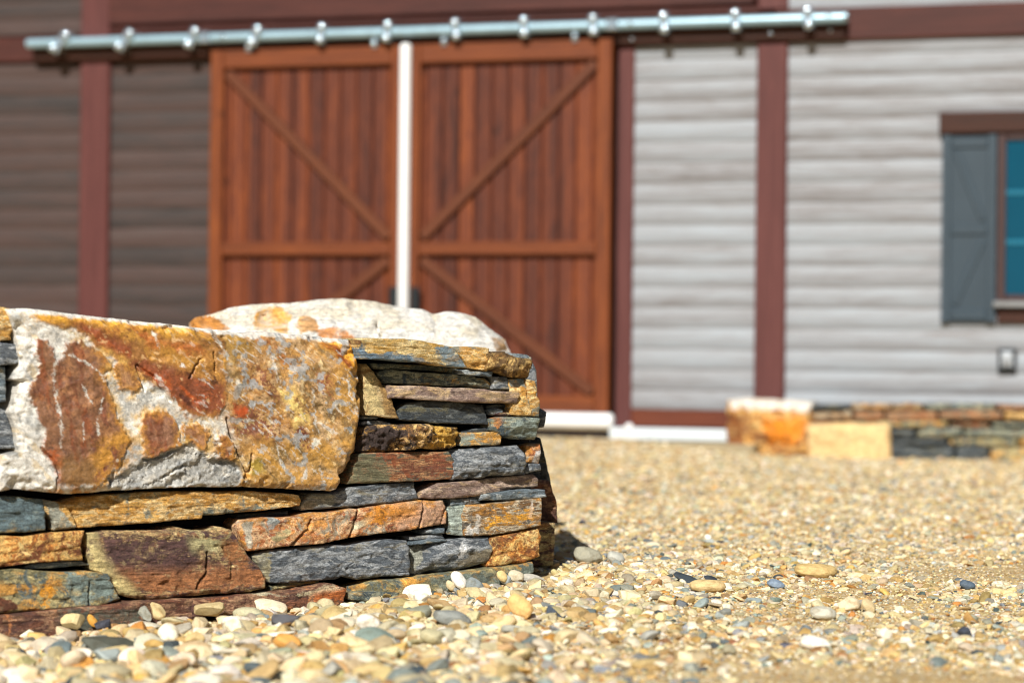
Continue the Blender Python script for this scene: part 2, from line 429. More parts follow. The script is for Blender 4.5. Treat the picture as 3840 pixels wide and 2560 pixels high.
def stone(name, fr, top, bot, mat, parent, prot=.0, thick=.16, left=None, right=None, tf=None, res=.0035, facet=.16, strata=.004,
          rough=.005, edge=.0045, wig=.0045, ridge=1.0, seed=1, paint=None, label=None, frq=1.0, back=.9, lean=0.0, paintfn=None, cracks=None, maxn=420):
    rs = np.random.RandomState(seed)
    tf = tf or (lambda p: p)
    P_ = [np.array([tf(q) for q in pl], float) for pl in (top, bot)]
    top, bot = P_
    left = np.array([tf(q) for q in left], float) if left else np.array([top[0], bot[0]])
    right = np.array([tf(q) for q in right], float) if right else np.array([top[-1], bot[-1]])
    ppm = FPX / 7.4 if fr.p0[1] < 12 else FPX / 18.0
    Lp = max(np.hypot(*(top[-1] - top[0])), np.hypot(*(bot[-1] - bot[0]))) / ppm * (1.22 if fr.p0[1] < 12 else 1)
    Hp = max(np.hypot(*(left[-1] - left[0])), np.hypot(*(right[-1] - right[0])), abs(top[:, 1].mean() - bot[:, 1].mean())) / ppm
    ns = int(np.clip(Lp / res, 8, maxn)); nt_ = int(np.clip(Hp / res, 6, maxn))
    G = coons(top, bot, left, right, ns, nt_)
    u, v = fr.uv(G[..., 0], G[..., 1], prot)
    s = np.linspace(0, 1, ns)[None, :] * np.ones((nt_, 1)); t = np.linspace(0, 1, nt_)[:, None] * np.ones((1, ns))
    S3 = np.stack([u, v, np.full_like(u, seed * 3.7)], -1)
    # ragged outline
    du = wig * fbm(S3 * 20, 5, seed + 50, .62); dv = wig * fbm(S3 * np.array([14, 20, 1]), 5, seed + 60, .62)
    u = u + du; v = v + dv * .8
    uL, uR = u[:, :1], u[:, -1:]; vT, vB = v[:1], v[-1:]
    es = np.minimum(u - uL, uR - u); et = np.minimum(vT - v, v - vB)
    e = np.minimum(np.abs(es), np.abs(et))
    ed = min(edge, .016)
    e = np.clip(e + .45 * ed * fbm(S3 * 40, 2, seed + 7), 0, None)
    r = edge + ed * (.5 * fbm(S3 * 9, 2, seed + 8) + 5 * np.clip(fbm(S3 * np.array([14, 20, 1]), 3, seed + 9) - .12, 0, 1))
    q = np.clip(1 - e / np.maximum(r, 1e-4), 0, 1)
    d = -r * back * q ** 2.0
    Lm = float(np.abs(u.max() - u.min())); Hm = float(np.abs(v.max() - v.min()))
    # cleft facets: lower envelope of tilted planes
    K = int(np.clip(4 + Lm / max(Hm, .03) * 1.6, 5, 16))
    fac = np.full(u.shape, 1e9)
    for k in range(K):
        cu = u.min() + Lm * (k + rs.rand()) / K; cv = v.min() + Hm * rs.rand()
        a = rs.rand() * .3 * facet * min(Lm, Hm * 2); bu = rs.uniform(-1, 1) * facet; bv = rs.uniform(-1, 1) * facet * 1.3
        fac = np.minimum(fac, a + bu * (u - cu) + bv * (v - cv) + facet * .25 * np.abs(u - cu))
    fac = fac - np.percentile(fac, 70)
    d = d + np.clip(fac, -.045, .03)
    # bedding steps
    if strata:
        vv = v + .004 * fbm(S3 * 6, 2, seed + 20) + lean * u
        hst = .011 + .006 * rs.rand()
        k = np.floor(vv / hst)
        st = vnoise(np.stack([u * 7 * frq, k * 5.31, k * 0 + seed], -1), seed + 21)
        d = d + strata * st
    d = d + rough * fbm(S3 * np.array([9, 16, 1]) * frq, 5, seed + 30, .55) + ridge * rough * .8 * (1 - 2 * np.abs(fbm(S3 * np.array([24, 34, 1]) * frq, 4, seed + 31)))
    if cracks:
        for pl, wdt, dep in cracks:
            c = np.full(u.shape, 1e9); pl = [tf(qq) for qq in pl]
            pl = resample(pl, 14); pl = pl + np.random.RandomState(seed).uniform(-3, 3, pl.shape)
            for a_, b_ in zip(pl[:-1], pl[1:]):
                a_ = np.array(a_, float); b_ = np.array(b_, float); ee = b_ - a_
                w_ = G - a_; tt = np.clip((w_ @ ee) / (ee @ ee), 0, 1)
                c = np.minimum(c, np.sqrt(((w_ - tt[..., None] * ee) ** 2).sum(-1)))
            d = d - dep * sst(wdt, wdt * .2, c)
    rel = None
    if paintfn:
        colf, rel = paintfn(G)
        d = d + rel * np.clip(e / .02, 0, 1)
    y = -(prot + d)
    front = np.stack([u, y, v], -1).reshape(-1, 3)
    ring0 = np.concatenate([np.arange(ns), np.arange(1, nt_) * ns + ns - 1, (nt_ - 1) * ns + np.arange(ns - 2, -1, -1), np.arange(nt_ - 2, 0, -1) * ns])
    V = [front]; rings = [ring0]; base = len(front); n0 = len(ring0)
    cen = front[ring0].mean(0)
    for dep, shr in ((.012, 1.0), (.05, .995), (thick, .96)):
        rr = front[ring0].copy()
        N = fbm(np.stack([rr[:, 0] * 20, rr[:, 2] * 20, np.full(n0, dep * 30)], -1), 2, seed + 90)
        N2 = fbm(np.stack([rr[:, 0] * 20, rr[:, 2] * 20, np.full(n0, dep * 30 + 9)], -1), 2, seed + 91)
        rr[:, 1] = rr[:, 1] + dep * .85 + .15 * dep * N
        rr[:, 0] = cen[0] + (rr[:, 0] - cen[0]) * shr + .002 * N
        rr[:, 2] = cen[2] + (rr[:, 2] - cen[2]) * shr + .002 * N2
        V.append(rr); rings.append(base + np.arange(n0)); base += n0
    V.append(np.array([[cen[0], V[-1][:, 1].mean(), cen[2]]])); ci = base
    V = np.concatenate(V)
    ii = np.arange(ns * nt_).reshape(nt_, ns)
    F = [np.stack([ii[:-1, :-1], ii[1:, :-1], ii[1:, 1:], ii[:-1, 1:]], -1).reshape(-1, 4)]
    for a_, b_ in zip(rings[:-1], rings[1:]):
        a2, b2 = np.roll(a_, -1), np.roll(b_, -1)
        F.append(np.stack([a_, a2, b2, b_], -1))
    F = np.concatenate(F)
    last = rings[-1]
    cap = [[int(last[i]), int(last[(i + 1) % n0]), ci] for i in range(n0)]
    # triangles as degenerate-free separate list
    T = np.concatenate([F[:, [0, 1, 2]], F[:, [0, 2, 3]], np.array(cap)])
    o = link_mesh(name, V, T, mat, parent)
    if True:
        col = np.zeros((len(V), 4))
        if not paint and not paintfn: pass
        elif paintfn:
            col[:ns * nt_, :3] = colf.reshape(-1, 3); col[:, 3] = 1
        else:
            pg = np.array(G)
            wr = np.stack([fbm(S3 * 16, 3, seed + 70), fbm(S3 * 16, 3, seed + 71)], -1)
            pg = pg + wr * 14
            cc = np.zeros(G.shape[:2] + (4,))
            for c_, poly, soft in paint:
                a_ = sst(-soft, soft, sdf(pg, np.array([tf(qq) for qq in poly], float)))[..., None]
                rgb = lin(c_)
                al = cc[..., 3:4]
                cc[..., :3] = np.where(al + a_ > 1e-4, (cc[..., :3] * al * (1 - a_) + rgb * a_) / np.maximum(al * (1 - a_) + a_, 1e-4), 0)
                cc[..., 3:4] = al * (1 - a_) + a_
            col[:ns * nt_] = cc.reshape(-1, 4)
        k = ns * nt_
        for j in range(3): col[k + j * n0:k + (j + 1) * n0] = col[ring0]
        col[ci] = col[:k].mean(0)
        at = o.data.attributes.new('paint', 'FLOAT_COLOR', 'POINT')
        at.data.foreach_set('color', col.ravel())
    if label: o['label'] = label
    return o

def tfm(x0, y0, s): return lambda p: (x0 + p[0] / s, y0 + p[1] / s)
C1 = tfm(0, 1100, 1.568); C2 = tfm(1200, 1200, 1.568); C3 = tfm(0, 1900, 1.68)
Q1 = tfm(0, 1700, 2.24); Q2 = tfm(600, 1750, 2.61375); Q3 = tfm(1300, 1230, 2.61375); Q4 = tfm(1300, 1750, 2.61375)
ID = lambda p: p

ANG = math.radians(35)
WALL = Frame((.095, 7.9), ANG)
wall = empty('dry_stone_wall', (WALL.p0[0], WALL.p0[1], 0), ANG,
             'thick dry stacked wall of rust orange and slate grey stones standing on gravel', 'stone wall')

# --- big rusty face stone
def paint_boulder(G):
    """Mineral colours (linear) and relief of the big face stone, laid out in crop coordinates."""
    p = np.stack([G[..., 0] * 1.568, (G[..., 1] - 1100) * 1.568], -1)
    q3 = np.stack([p[..., 0] / 100, p[..., 1] / 100, p[..., 0] * 0], -1)
    w = np.stack([fbm(q3 * .9, 5, 301, .6), fbm(q3 * .9, 5, 302, .6)], -1)
    w2 = np.stack([fbm(q3 * 3.5, 5, 303, .65), fbm(q3 * 3.5, 5, 304, .65)], -1)
    pf = p + w * 42 + w2 * 22
    x = p[..., 0]; y = p[..., 1]
    di = np.stack([(x + y * .9) / 210, (y - x * .85) / 60, x * 0], -1) + .5 * np.stack([w[..., 0], w[..., 1], x * 0], -1)   # slanting streaks
    ve = np.stack([(x - y * .12) / 40, y / 190, x * 0], -1) + .4 * np.stack([w[..., 0], w[..., 1], x * 0], -1)              # steep smears
    n1 = fbm(q3 * 1.1, 6, 310, .6); n2 = fbm(q3 * 3.2, 6, 311, .65); n3 = fbm(di, 7, 312, .62); n4 = fbm(q3 * 9, 5, 313, .65); n5 = fbm(ve, 6, 314, .6); n6 = fbm(q3 * 2.1 + 31, 6, 315, .68)
    def mixc(c, rgb, a): return c * (1 - a[..., None]) + lin(rgb) * a[..., None]
    def blob(c, poly, rgb, soft, amt=1.0, nz=None, na=0.0, th=0.0):
        sd = sdf(pf, poly)
        a = sst(-soft, soft, sd) * amt
        if nz is not None: a = a * sst(-na, na, nz - th)
        return mixc(c, rgb, np.clip(a, 0, 1))
    # pale matrix
    c = np.ones(p.shape[:-1] + (3,)) * lin((196, 191, 181))
    c = mixc(c, (160, 160, 156), sst(-.05, .35, n1) * .9); c = mixc(c, (212, 208, 198), sst(.05, .35, n2) * .8); c = mixc(c, (196, 168, 116), sst(.1, .35, n3 * .7 + n6 * .5) * .55); c = mixc(c, (134, 134, 130), sst(.22, .42, -n2) * .6)
    # tan, mottled right half
    xr = sst(1230, 1400, p[..., 0] + w[..., 0] * 90 + w2[..., 0] * 50 + (y - 600) * -.12)
    oc = np.ones_like(c) * lin((172, 128, 74))
    oc = mixc(oc, (134, 108, 66), sst(-.1, .25, n1) * .9); oc = mixc(oc, (188, 154, 112), sst(.0, .28, n6) * .85); oc = mixc(oc, (182, 134, 66), sst(.02, .26, n3) * .7); oc = mixc(oc, (112, 88, 58), sst(.1, .34, -n6) * .7); oc = mixc(oc, (204, 180, 136), sst(.2, .36, n2) * .7)
    oc = blob(oc, [(1230, 235), (1500, 235), (1520, 330), (1300, 420), (1220, 330)], (156, 118, 46), 60, .8)
    oc = blob(oc, [(1440, 890), (2060, 880), (1960, 1150), (1440, 1140)], (180, 134, 60), 70, .75, n3, .3, -.1)
    oc = blob(oc, [(1960, 450), (2150, 430), (2140, 900), (2030, 900)], (178, 132, 58), 50, .7, n6, .3, -.1)
    oc = blob(oc, [(1900, 275), (2090, 270), (2130, 450), (2050, 450)], (206, 146, 44), 22, .9)
    oc = blob(oc, [(1930, 285), (1990, 310), (2080, 430), (2050, 430), (1980, 360)], (128, 58, 30), 14, .9)
    for poly, rgb, sf in (([(1440, 420), (1560, 420), (1720, 620), (1640, 660), (1480, 560)], (112, 66, 44), 55), ([(1340, 640), (1480, 640), (1680, 760), (1660, 880), (1420, 860), (1350, 760)], (110, 64, 46), 60), ([(1700, 760), (1790, 760), (1850, 900), (1790, 920)], (92, 46, 36), 26),
                          ([(1860, 440), (1960, 440), (1970, 620), (1880, 600)], (122, 68, 42), 36), ([(1480, 260), (1620, 260), (1760, 420), (1660, 420)], (150, 92, 48), 40)):
        oc = blob(oc, poly, rgb, sf, .95, n4 * .8 + n3 * .8 + n2 * .5, .16, .02)
    oc = blob(oc, [(1660, 540), (1740, 560), (1830, 760), (1740, 780), (1680, 660)], (218, 188, 112), 26, .9, n6 + n3 * .5, .2, -.12)
    oc = blob(oc, [(1380, 660), (1460, 660), (1470, 720), (1400, 720)], (168, 72, 28), 16, .9)
    oc = blob(oc, [(1300, 590), (1370, 590), (1380, 690), (1330, 690)], (176, 126, 54), 12, .9)
    oc = blob(oc, [(1480, 980), (1540, 970), (1570, 1060), (1490, 1060)], (150, 126, 50), 12, .9)
    c = c * (1 - xr[..., None]) + oc * xr[..., None]
    # gold, brown and red band slanting across the top
    band = [(165, 108), (440, 128), (900, 160), (1180, 196), (1330, 260), (1350, 640), (1270, 745), (1150, 730), (1040, 690), (960, 560), (830, 500), (690, 420), (600, 330), (480, 240), (260, 175)]
    sd = sdf(pf, band); a = sst(-12, 16, sd)
    bc = np.ones_like(c) * lin((160, 112, 54))
    bc = mixc(bc, (196, 144, 62), sst(-.05, .3, n6) * .8); bc = mixc(bc, (124, 86, 46), sst(.05, .35, -n1) * .8)
    bc = blob(bc, [(150, 100), (1180, 190), (1200, 250), (900, 230), (500, 190), (200, 150)], (208, 152, 54), 24, .9)
    bc = blob(bc, [(420, 150), (560, 190), (800, 330), (1000, 440), (1150, 480), (1330, 560), (1330, 690), (1200, 730), (1050, 680), (940, 540), (780, 420), (640, 320), (480, 230)], (124, 66, 40), 34, .95)
    bc = blob(bc, [(620, 210), (800, 210), (1000, 290), (1200, 290), (1220, 350), (1000, 340), (760, 270)], (170, 88, 40), 30, .7, n3, .2, .0)
    bc = blob(bc, [(480, 190), (760, 360), (1100, 540), (1250, 560), (1240, 700), (1050, 640), (800, 420)], (172, 84, 36), 40, .7, n3, .16, .1)
    bc = blob(bc, [(1040, 560), (1200, 500), (1260, 600), (1180, 690)], (168, 76, 30), 34, .75, n3 + n4 * .4, .2, .0)
    bc = blob(bc, [(950, 290), (1180, 380), (1160, 440), (1040, 420), (950, 340)], (170, 122, 50), 22, .8)
    bc = blob(bc, [(770, 320), (850, 330), (850, 400), (780, 390)], (150, 104, 56), 8, .9)
    bc = mixc(bc, (84, 44, 32), sst(.2, .4, -n3) * sst(-.1, .2, n1 + .1) * .75); bc = mixc(bc, (206, 170, 122), sst(.30, .42, n2 + n3 * .3) * .6)
    c = c * (1 - a[..., None]) + bc * a[..., None]
    rel = .004 * a
    # brown plates standing slightly proud of the pale matrix
    P1 = [(215, 270), (280, 265), (320, 330), (330, 420), (360, 390), (400, 300), (480, 285), (560, 310), (650, 400), (640, 470), (590, 500), (640, 560), (655, 660), (690, 760), (760, 880), (700, 1000), (620, 1070), (560, 1145), (335, 1155), (330, 1040), (240, 900), (245, 800), (165, 630), (205, 500)]
    P2 = [(815, 740), (900, 700), (1000, 715), (1050, 800), (1060, 885), (930, 985), (850, 965), (820, 860)]
    P3 = [(1075, 755), (1160, 755), (1240, 850), (1215, 925), (1120, 880), (1075, 830)]
    P4 = [(1280, 820), (1325, 820), (1395, 960), (1330, 1010), (1265, 930)]
    P5 = [(640, 440), (780, 425), (840, 530), (800, 590), (720, 570), (690, 520)]
    for pl, rgb in ((P1, (126, 88, 62)), (P2, (140, 100, 76)), (P3, (148, 106, 74)), (P4, (132, 80, 44)), (P5, (164, 122, 84))):
        sd = sdf(pf, pl)
        c = mixc(c, (196, 156, 84), sst(-60, 0, sd) * sst(-.2, .25, n6 + .05) * sst(-40, 100, x - 380) * .85)
        a = sst(-11, 12, sd + 16 * n4)
        b = np.ones_like(c) * lin(rgb); b = mixc(b, (104, 60, 40), sst(.0, .35, n5) * .85); b = mixc(b, (160, 112, 74), sst(.05, .35, n6) * .7); b = mixc(b, (140, 78, 44), sst(.1, .34, n5 * .6 - n1 * .6) * .55)
        b = mixc(b, (184, 128, 54), sst(52, 0, sd + n2 * 60) * sst(440, 620, x) * .85); b = mixc(b, (92, 60, 46), sst(.2, .4, -n2) * .6)
        c = c * (1 - a[..., None]) + b * a[..., None]
        rel = np.maximum(rel, .005 * sst(-7, 5, sd))
    c = blob(c, [(540, 900), (690, 800), (770, 860), (800, 980), (700, 1050), (600, 1150), (500, 1140)], (180, 128, 50), 40, .9, n6, .25, -.12)
    c = blob(c, [(240, 860), (330, 880), (390, 1000), (330, 1050)], (164, 80, 34), 30, .8, n2, .3, 0)
    c = blob(c, [(360, 960), (560, 960), (540, 1130), (360, 1140)], (120, 88, 48), 40, .8)
    # broken grey foot
    foot = [(630, 1100), (850, 985), (1130, 872), (1230, 965), (1400, 985), (1460, 1090), (1420, 1150), (640, 1195)]
    sd = sdf(pf, foot); a = sst(-10, 12, sd)
    gc = np.ones_like(c) * lin((158, 156, 150)); gc = mixc(gc, (112, 112, 110), sst(.0, .35, n2)); gc = mixc(gc, (192, 186, 174), sst(.05, .35, n6))
    c = c * (1 - a[..., None]) + gc * a[..., None]
    stp = np.floor((y * .7 + x * .35 + 60 * n1 + 26 * n2) / 46)
    rel = rel * (1 - a) + a * (-.012 + .006 * (vnoise(np.stack([stp * 3.3, x / 260, x * 0], -1), 350)))
    # ragged pale and gold lower lip
    c = mixc(c, (196, 194, 186), sst(75, 25, 1185 - y + n2 * 60) * sst(-.15, .2, n6) * .85)
    c = mixc(c, (178, 122, 48), sst(44, 12, 1175 - y + n1 * 50) * sst(-.1, .2, n3) * .85)
    topy = np.interp(x, [70, 400, 700, 1130, 1350, 1500, 1560, 1950, 2090], [95, 115, 150, 195, 224, 250, 230, 260, 275])
    c = mixc(c, (206, 202, 194), sst(26, 8, y - topy + n2 * 26) * .85)
    # calcite streaks
    def line(pts, wd):
        dd = np.full(x.shape, 1e9); pq = p + 16 * w2 + 10 * np.stack([n2, n4], -1)
        for a_, b_ in zip(pts[:-1], pts[1:]):
            a_ = np.array(a_, float); ee = np.array(b_, float) - a_; w_ = pq - a_
            tt = np.clip((w_ @ ee) / (ee @ ee), 0, 1); dd = np.minimum(dd, np.sqrt(((w_ - tt[..., None] * ee) ** 2).sum(-1)))
        return sst(wd, wd * .3, dd + n4 * wd * 1.6 + n2 * wd)
    for pts, wd in (([(316, 340), (318, 560), (345, 720), (350, 900)], 12), ([(400, 350), (560, 440), (640, 560)], 8), ([(480, 520), (530, 640)], 7),
                    ([(920, 480), (990, 590), (1060, 690), (1180, 760), (1300, 770)], 14), ([(1610, 370), (1630, 460), (1660, 520)], 18), ([(1625, 900), (1680, 1050)], 11),
                    ([(2050, 480), (2075, 620), (2130, 760)], 11), ([(1850, 560), (1860, 720), (1866, 820)], 11), ([(1475, 640), (1460, 760)], 7), ([(600, 610), (560, 760), (570, 830)], 8),
                    ([(1080, 790), (1080, 900)], 8), ([(910, 230), (945, 330), (945, 380)], 8), ([(640, 1070), (670, 980)], 12), ([(1890, 1030), (1905, 1120)], 9), ([(1780, 1090), (1800, 1040)], 11),
                    ([(1330, 770), (1400, 900), (1440, 990)], 10), ([(480, 760), (490, 900)], 6), ([(1240, 200), (1330, 330), (1350, 380)], 12)):
        c = mixc(c, (200, 195, 184), line(pts, wd) * .9 * sst(-.35, .05, n6 + n4 * .6))
    fl = fbm(di * np.array([2.2, 2.6, 1]) + 30, 5, 340)
    c = mixc(c, (198, 194, 186), sst(.40, .47, fl + .12 * np.exp(-((x - 1720) / 260) ** 2 - ((y - 330) / 120) ** 2)) * sst(1000, 1300, x) * .55)
    c = mixc(c, (150, 156, 158), sst(.32, .4, fbm(q3 * 2.0 + 60, 5, 341) + .08 * np.exp(-((x - 1650) / 250) ** 2 - ((y - 350) / 120) ** 2)) * sst(1250, 1450, x) * .7)
    c = blob(c, [(1850, 850), (1900, 850), (1895, 890), (1860, 890)], (212, 206, 190), 8, .9); c = blob(c, [(1060, 425), (1090, 425), (1085, 440)], (214, 210, 204), 5, 1.0)
    c = c * (1.12 + .28 * n4[..., None] + .24 * n2[..., None]) * (1 - .30 * sst(.22, .42, fbm(q3 * 13, 4, 360, .6))[..., None]) * (1 - .4 * sst(.24, .4, -n3 + n4 * .4)[..., None] * sst(900, 1300, x)[..., None])
    return np.clip(c, .01, .72), rel + .0035 * n3 * xr

stone('boulder', WALL,
      [(62, 92), (180, 88), (400, 113), (700, 148), (1000, 178), (1130, 193), (1350, 218), (1450, 236), (1560, 226), (1700, 233), (1950, 258), (2085, 268)],
      [(0, 1168), (90, 1150), (200, 1160), (330, 1172), (420, 1178), (560, 1170), (700, 1158), (800, 1150), (1100, 1140), (1450, 1138), (1750, 1152), (1950, 1162)],
      R['boulder'], wall, prot=.085, thick=.4, tf=C1,
      left=[(62, 92), (125, 250), (135, 420), (90, 500), (140, 515), (80, 700), (110, 800), (122, 930), (30, 955), (-8, 1060), (0, 1168)],
      right=[(2085, 268), (2125, 380), (2142, 520), (2146, 660), (2120, 830), (2085, 960), (2040, 1060), (1985, 1150), (1950, 1162)],
      res=.0032, facet=.05, strata=0, rough=.011, edge=.024, wig=.004, seed=11, back=.8, ridge=.35, frq=.7, paintfn=paint_boulder, maxn=560,
      cracks=[([(1340, 740), (1370, 850), (1430, 990), (1455, 1080)], 7, .018), ([(850, 985), (960, 960), (1100, 890)], 7, .012), ([(1010, 640), (900, 480), (800, 410), (850, 570)], 6, .010),
              ([(950, 1090), (1020, 1040), (1100, 1010)], 7, .012), ([(1120, 500), (1190, 380)], 6, .010), ([(1270, 350), (1275, 460)], 4, .008), ([(330, 1160), (330, 1010), (240, 905)], 6, .010),
              ([(660, 1060), (640, 1140)], 8, .014), ([(1490, 950), (1480, 1010), (1440, 1080), (1440, 1140)], 6, .012)],
      label='large rust, ochre and white block filling most of the wall face')

def S(top, bot, m, prot=.03, tf=C2, **kw):
    S.k += 1
    kw.setdefault('seed', 100 + S.k * 7)
    return stone(kw.pop('name', 'stone'), WALL, top, bot, R[m], wall, prot=prot, tf=tf, **kw)
S.k = 0

# --- right-hand stack, from the top down
S([(100, 100), (230, 98), (400, 103), (560, 108), (760, 125), (900, 155), (1040, 178)], [(152, 302), (300, 305), (480, 318), (700, 330), (850, 350), (1060, 380), (1198, 388)], 'cap', .095, tf=Q3, facet=.08, strata=.003, rough=.003, lean=.05,
  right=[(1040, 178), (1110, 265), (1198, 388)], paint=[((104, 122, 136), [(110, 195), (300, 270), (390, 240), (560, 260), (760, 300), (860, 350), (840, 400), (140, 320)], 16), ((122, 138, 146), [(880, 200), (1040, 180), (1220, 400), (1000, 390), (900, 300)], 22), ((120, 78, 44), [(100, 130), (180, 135), (170, 170), (110, 170)], 8)],
  label='long tan and blue slate capstone')
S([(1040, 182), (1180, 180), (1360, 190), (1400, 198)], [(1195, 392), (1260, 405), (1330, 412), (1372, 408)], 'ochre', .045, tf=Q3, facet=.14, strata=.004, left=[(1040, 182), (1110, 270), (1195, 392)])
S([(1370, 198), (1420, 205), (1480, 245), (1580, 228), (1660, 282), (1750, 300), (1840, 306), (1862, 330)], [(1365, 425), (1450, 435), (1560, 440), (1640, 480), (1720, 485), (1852, 495)], 'cragcap', .060, tf=Q3, facet=.38, strata=0, rough=.012, seed=512, edge=.016, label='craggy ochre corner capstone')
S([(1600, 248), (1700, 248), (1780, 262), (1820, 285)], [(1600, 305), (1700, 310), (1780, 315), (1825, 320)], 'blue', .0, tf=Q3, facet=.1)
S([(240, 345), (600, 355), (900, 375), (1095, 400)], [(270, 400), (500, 400), (800, 415), (1095, 442)], 'green', .005, tf=Q3, facet=.06)
S([(340, 440), (420, 410), (600, 420), (800, 440), (1060, 455), (1400, 490)], [(400, 545), (600, 550), (860, 562), (1150, 572), (1425, 592)], 'green', .022, tf=Q3, facet=.16, strata=.007, right=[(1400, 490), (1440, 550), (1425, 592)])
S([(1090, 415), (1200, 405), (1435, 430)], [(1085, 450), (1250, 465), (1440, 482)], 'blue', .035, tf=Q3, facet=.12)
S([(1425, 480), (1575, 470)], [(1430, 595), (1600, 612)], 'slate', .020, tf=Q3, facet=.2)
S([(160, 340), (240, 350), (300, 430)], [(185, 850), (340, 870), (500, 885)], 'tan', .03, tf=Q3, facet=.35, strata=0, rough=.006, seed=733, left=[(160, 340), (180, 600), (185, 850)], right=[(300, 430), (400, 590), (470, 730), (500, 885)],
  paint=[((206, 184, 130), [(200, 450), (260, 470), (350, 850), (190, 850)], 20), ((140, 110, 66), [(330, 500), (480, 700), (505, 890), (350, 850)], 18)], label='upright tan wedge stone beside the large block')
S([(440, 560), (700, 565), (1000, 580), (1340, 600), (1700, 632)], [(440, 685), (600, 690), (800, 710), (1150, 725), (1400, 735), (1695, 738)], 'pink', .055, tf=Q3, facet=.14, strata=.002, right=[(1700, 632), (1715, 660), (1695, 738)], label='long pinkish grey slab')
S([(1610, 500), (1755, 495)], [(1620, 845), (1690, 860), (1805, 855)], 'ochre', .035, tf=Q3, facet=.3, strata=0, rough=.006, seed=611, paint=[((120, 134, 134), [(1620, 510), (1750, 500), (1750, 575), (1640, 580)], 10)])
S([(1770, 500), (1855, 515)], [(1810, 862), (1892, 872)], 'ochre', .045, tf=Q3, facet=.35, strata=0, rough=.006, right=[(1855, 515), (1885, 700), (1892, 872)])
S([(600, 735), (760, 712), (1000, 720), (1200, 738), (1355, 755)], [(515, 895), (700, 912), (900, 935), (1100, 940), (1398, 942)], 'dark', .032, tf=Q3, facet=.06, strata=.0025, rough=.002, left=[(600, 735), (540, 790), (515, 895)], right=[(1355, 755), (1375, 850), (1398, 942)], label='dark slate slab')
S([(1370, 750), (1500, 738), (1640, 752)], [(1375, 792), (1480, 785), (1640, 775)], 'dark', .0, tf=Q3, facet=.1)
S([(1390, 800), (1460, 780), (1530, 790)], [(1395, 850), (1450, 850), (1530, 830)], 'blue', .022, tf=Q3, facet=.1)
S([(1440, 815), (1560, 812), (1640, 825)], [(1440, 855), (1540, 862), (1640, 858)], 'brown', .026, tf=Q3, facet=.2)
S([(1420, 895), (1500, 868), (1560, 868), (1700, 872), (1905, 882)], [(1420, 1000), (1540, 1065), (1700, 1090), (1890, 1095)], 'green', .045, tf=Q3, facet=.4, strata=0, rough=.008, seed=621, right=[(1905, 882), (1900, 980), (1890, 1095)],
  paint=[((182, 122, 70), [(1470, 870), (1560, 868), (1540, 920), (1490, 985), (1430, 960)], 14), ((136, 148, 140), [(1560, 890), (1900, 890), (1880, 1080), (1600, 1060)], 20)])
S([(165, 870), (240, 860), (320, 868)], [(165, 902), (240, 898), (310, 890)], 'blue', .02, tf=Q3, facet=.08)
S([(160, 915), (300, 908), (420, 930)], [(155, 950), (280, 955), (425, 955)], 'slate', .022, tf=Q3, facet=.1)
S([(175, 1000), (240, 965), (480, 945), (760, 940), (900, 965), (1115, 980)], [(110, 1215), (220, 1225), (420, 1210), (620, 1200), (740, 1175), (900, 1195), (1080, 1185), (1125, 1160)], 'craggy', .055, tf=Q3, facet=.3, strata=0, rough=.022, seed=640, edge=.014, frq=1.3,
  right=[(1115, 980), (1130, 1070), (1125, 1160)], paint=[((62, 50, 46), [(140, 1000), (420, 950), (560, 1010), (420, 1160), (240, 1220), (100, 1220)], 26), ((206, 162, 74), [(850, 960), (1130, 970), (1130, 1180), (900, 1180)], 40)], label='craggy dark brown and ochre stone')
S([(1145, 1015), (1250, 985), (1415, 968)], [(1145, 1030), (1300, 1025), (1420, 1010)], 'dark', .02, tf=Q3, facet=.06)
S([(1135, 1025), (1350, 1015), (1560, 1015)], [(1135, 1155), (1280, 1150), (1400, 1150), (1505, 1140)], 'ochre', .040, tf=Q3, facet=.3, strata=0, rough=.006, right=[(1560, 1015), (1520, 1080), (1505, 1140)],
  paint=[((126, 138, 130), [(1130, 1020), (1260, 1020), (1220, 1150), (1130, 1160)], 18)])
S([(100, 1235), (300, 1220), (560, 1215), (1020, 1212)], [(0, 1525), (250, 1520), (440, 1508), (700, 1500), (900, 1490), (1035, 1480)], 'mixed', .042, tf=Q3, facet=.05, strata=.003, rough=.0025, lean=.1, seed=655, right=[(1020, 1212), (1070, 1290), (1070, 1420), (1035, 1480)],
  paint=[((112, 108, 82), [(80, 1240), (310, 1230), (420, 1400), (440, 1520), (0, 1530)], 24), ((120, 70, 50), [(560, 1330), (1000, 1300), (1040, 1400), (600, 1420)], 90)], label='streaked rust and olive stone')
S([(1025, 1215), (1200, 1185), (1400, 1165), (1720, 1150)], [(1060, 1490), (1200, 1485), (1350, 1470), (1480, 1455), (1750, 1430)], 'slate', .055, tf=Q3, facet=.18, strata=.003, rough=.012, seed=660, edge=.018, left=[(1025, 1215), (1065, 1290), (1085, 1400), (1060, 1490)], right=[(1720, 1150), (1775, 1230), (1770, 1350), (1750, 1430)], label='blocky blue grey slate stone')
S([(1770, 1150), (1890, 1130)], [(1770, 1320), (1895, 1335)], 'rust', .0, tf=Q3, facet=.4, strata=0, paint=[((196, 188, 180), [(1840, 1200), (1900, 1190), (1900, 1330), (1820, 1320)], 12)])
S([(1765, 1335), (1905, 1330)], [(1765, 1425), (1915, 1395)], 'slate', .030, tf=Q3, facet=.2)
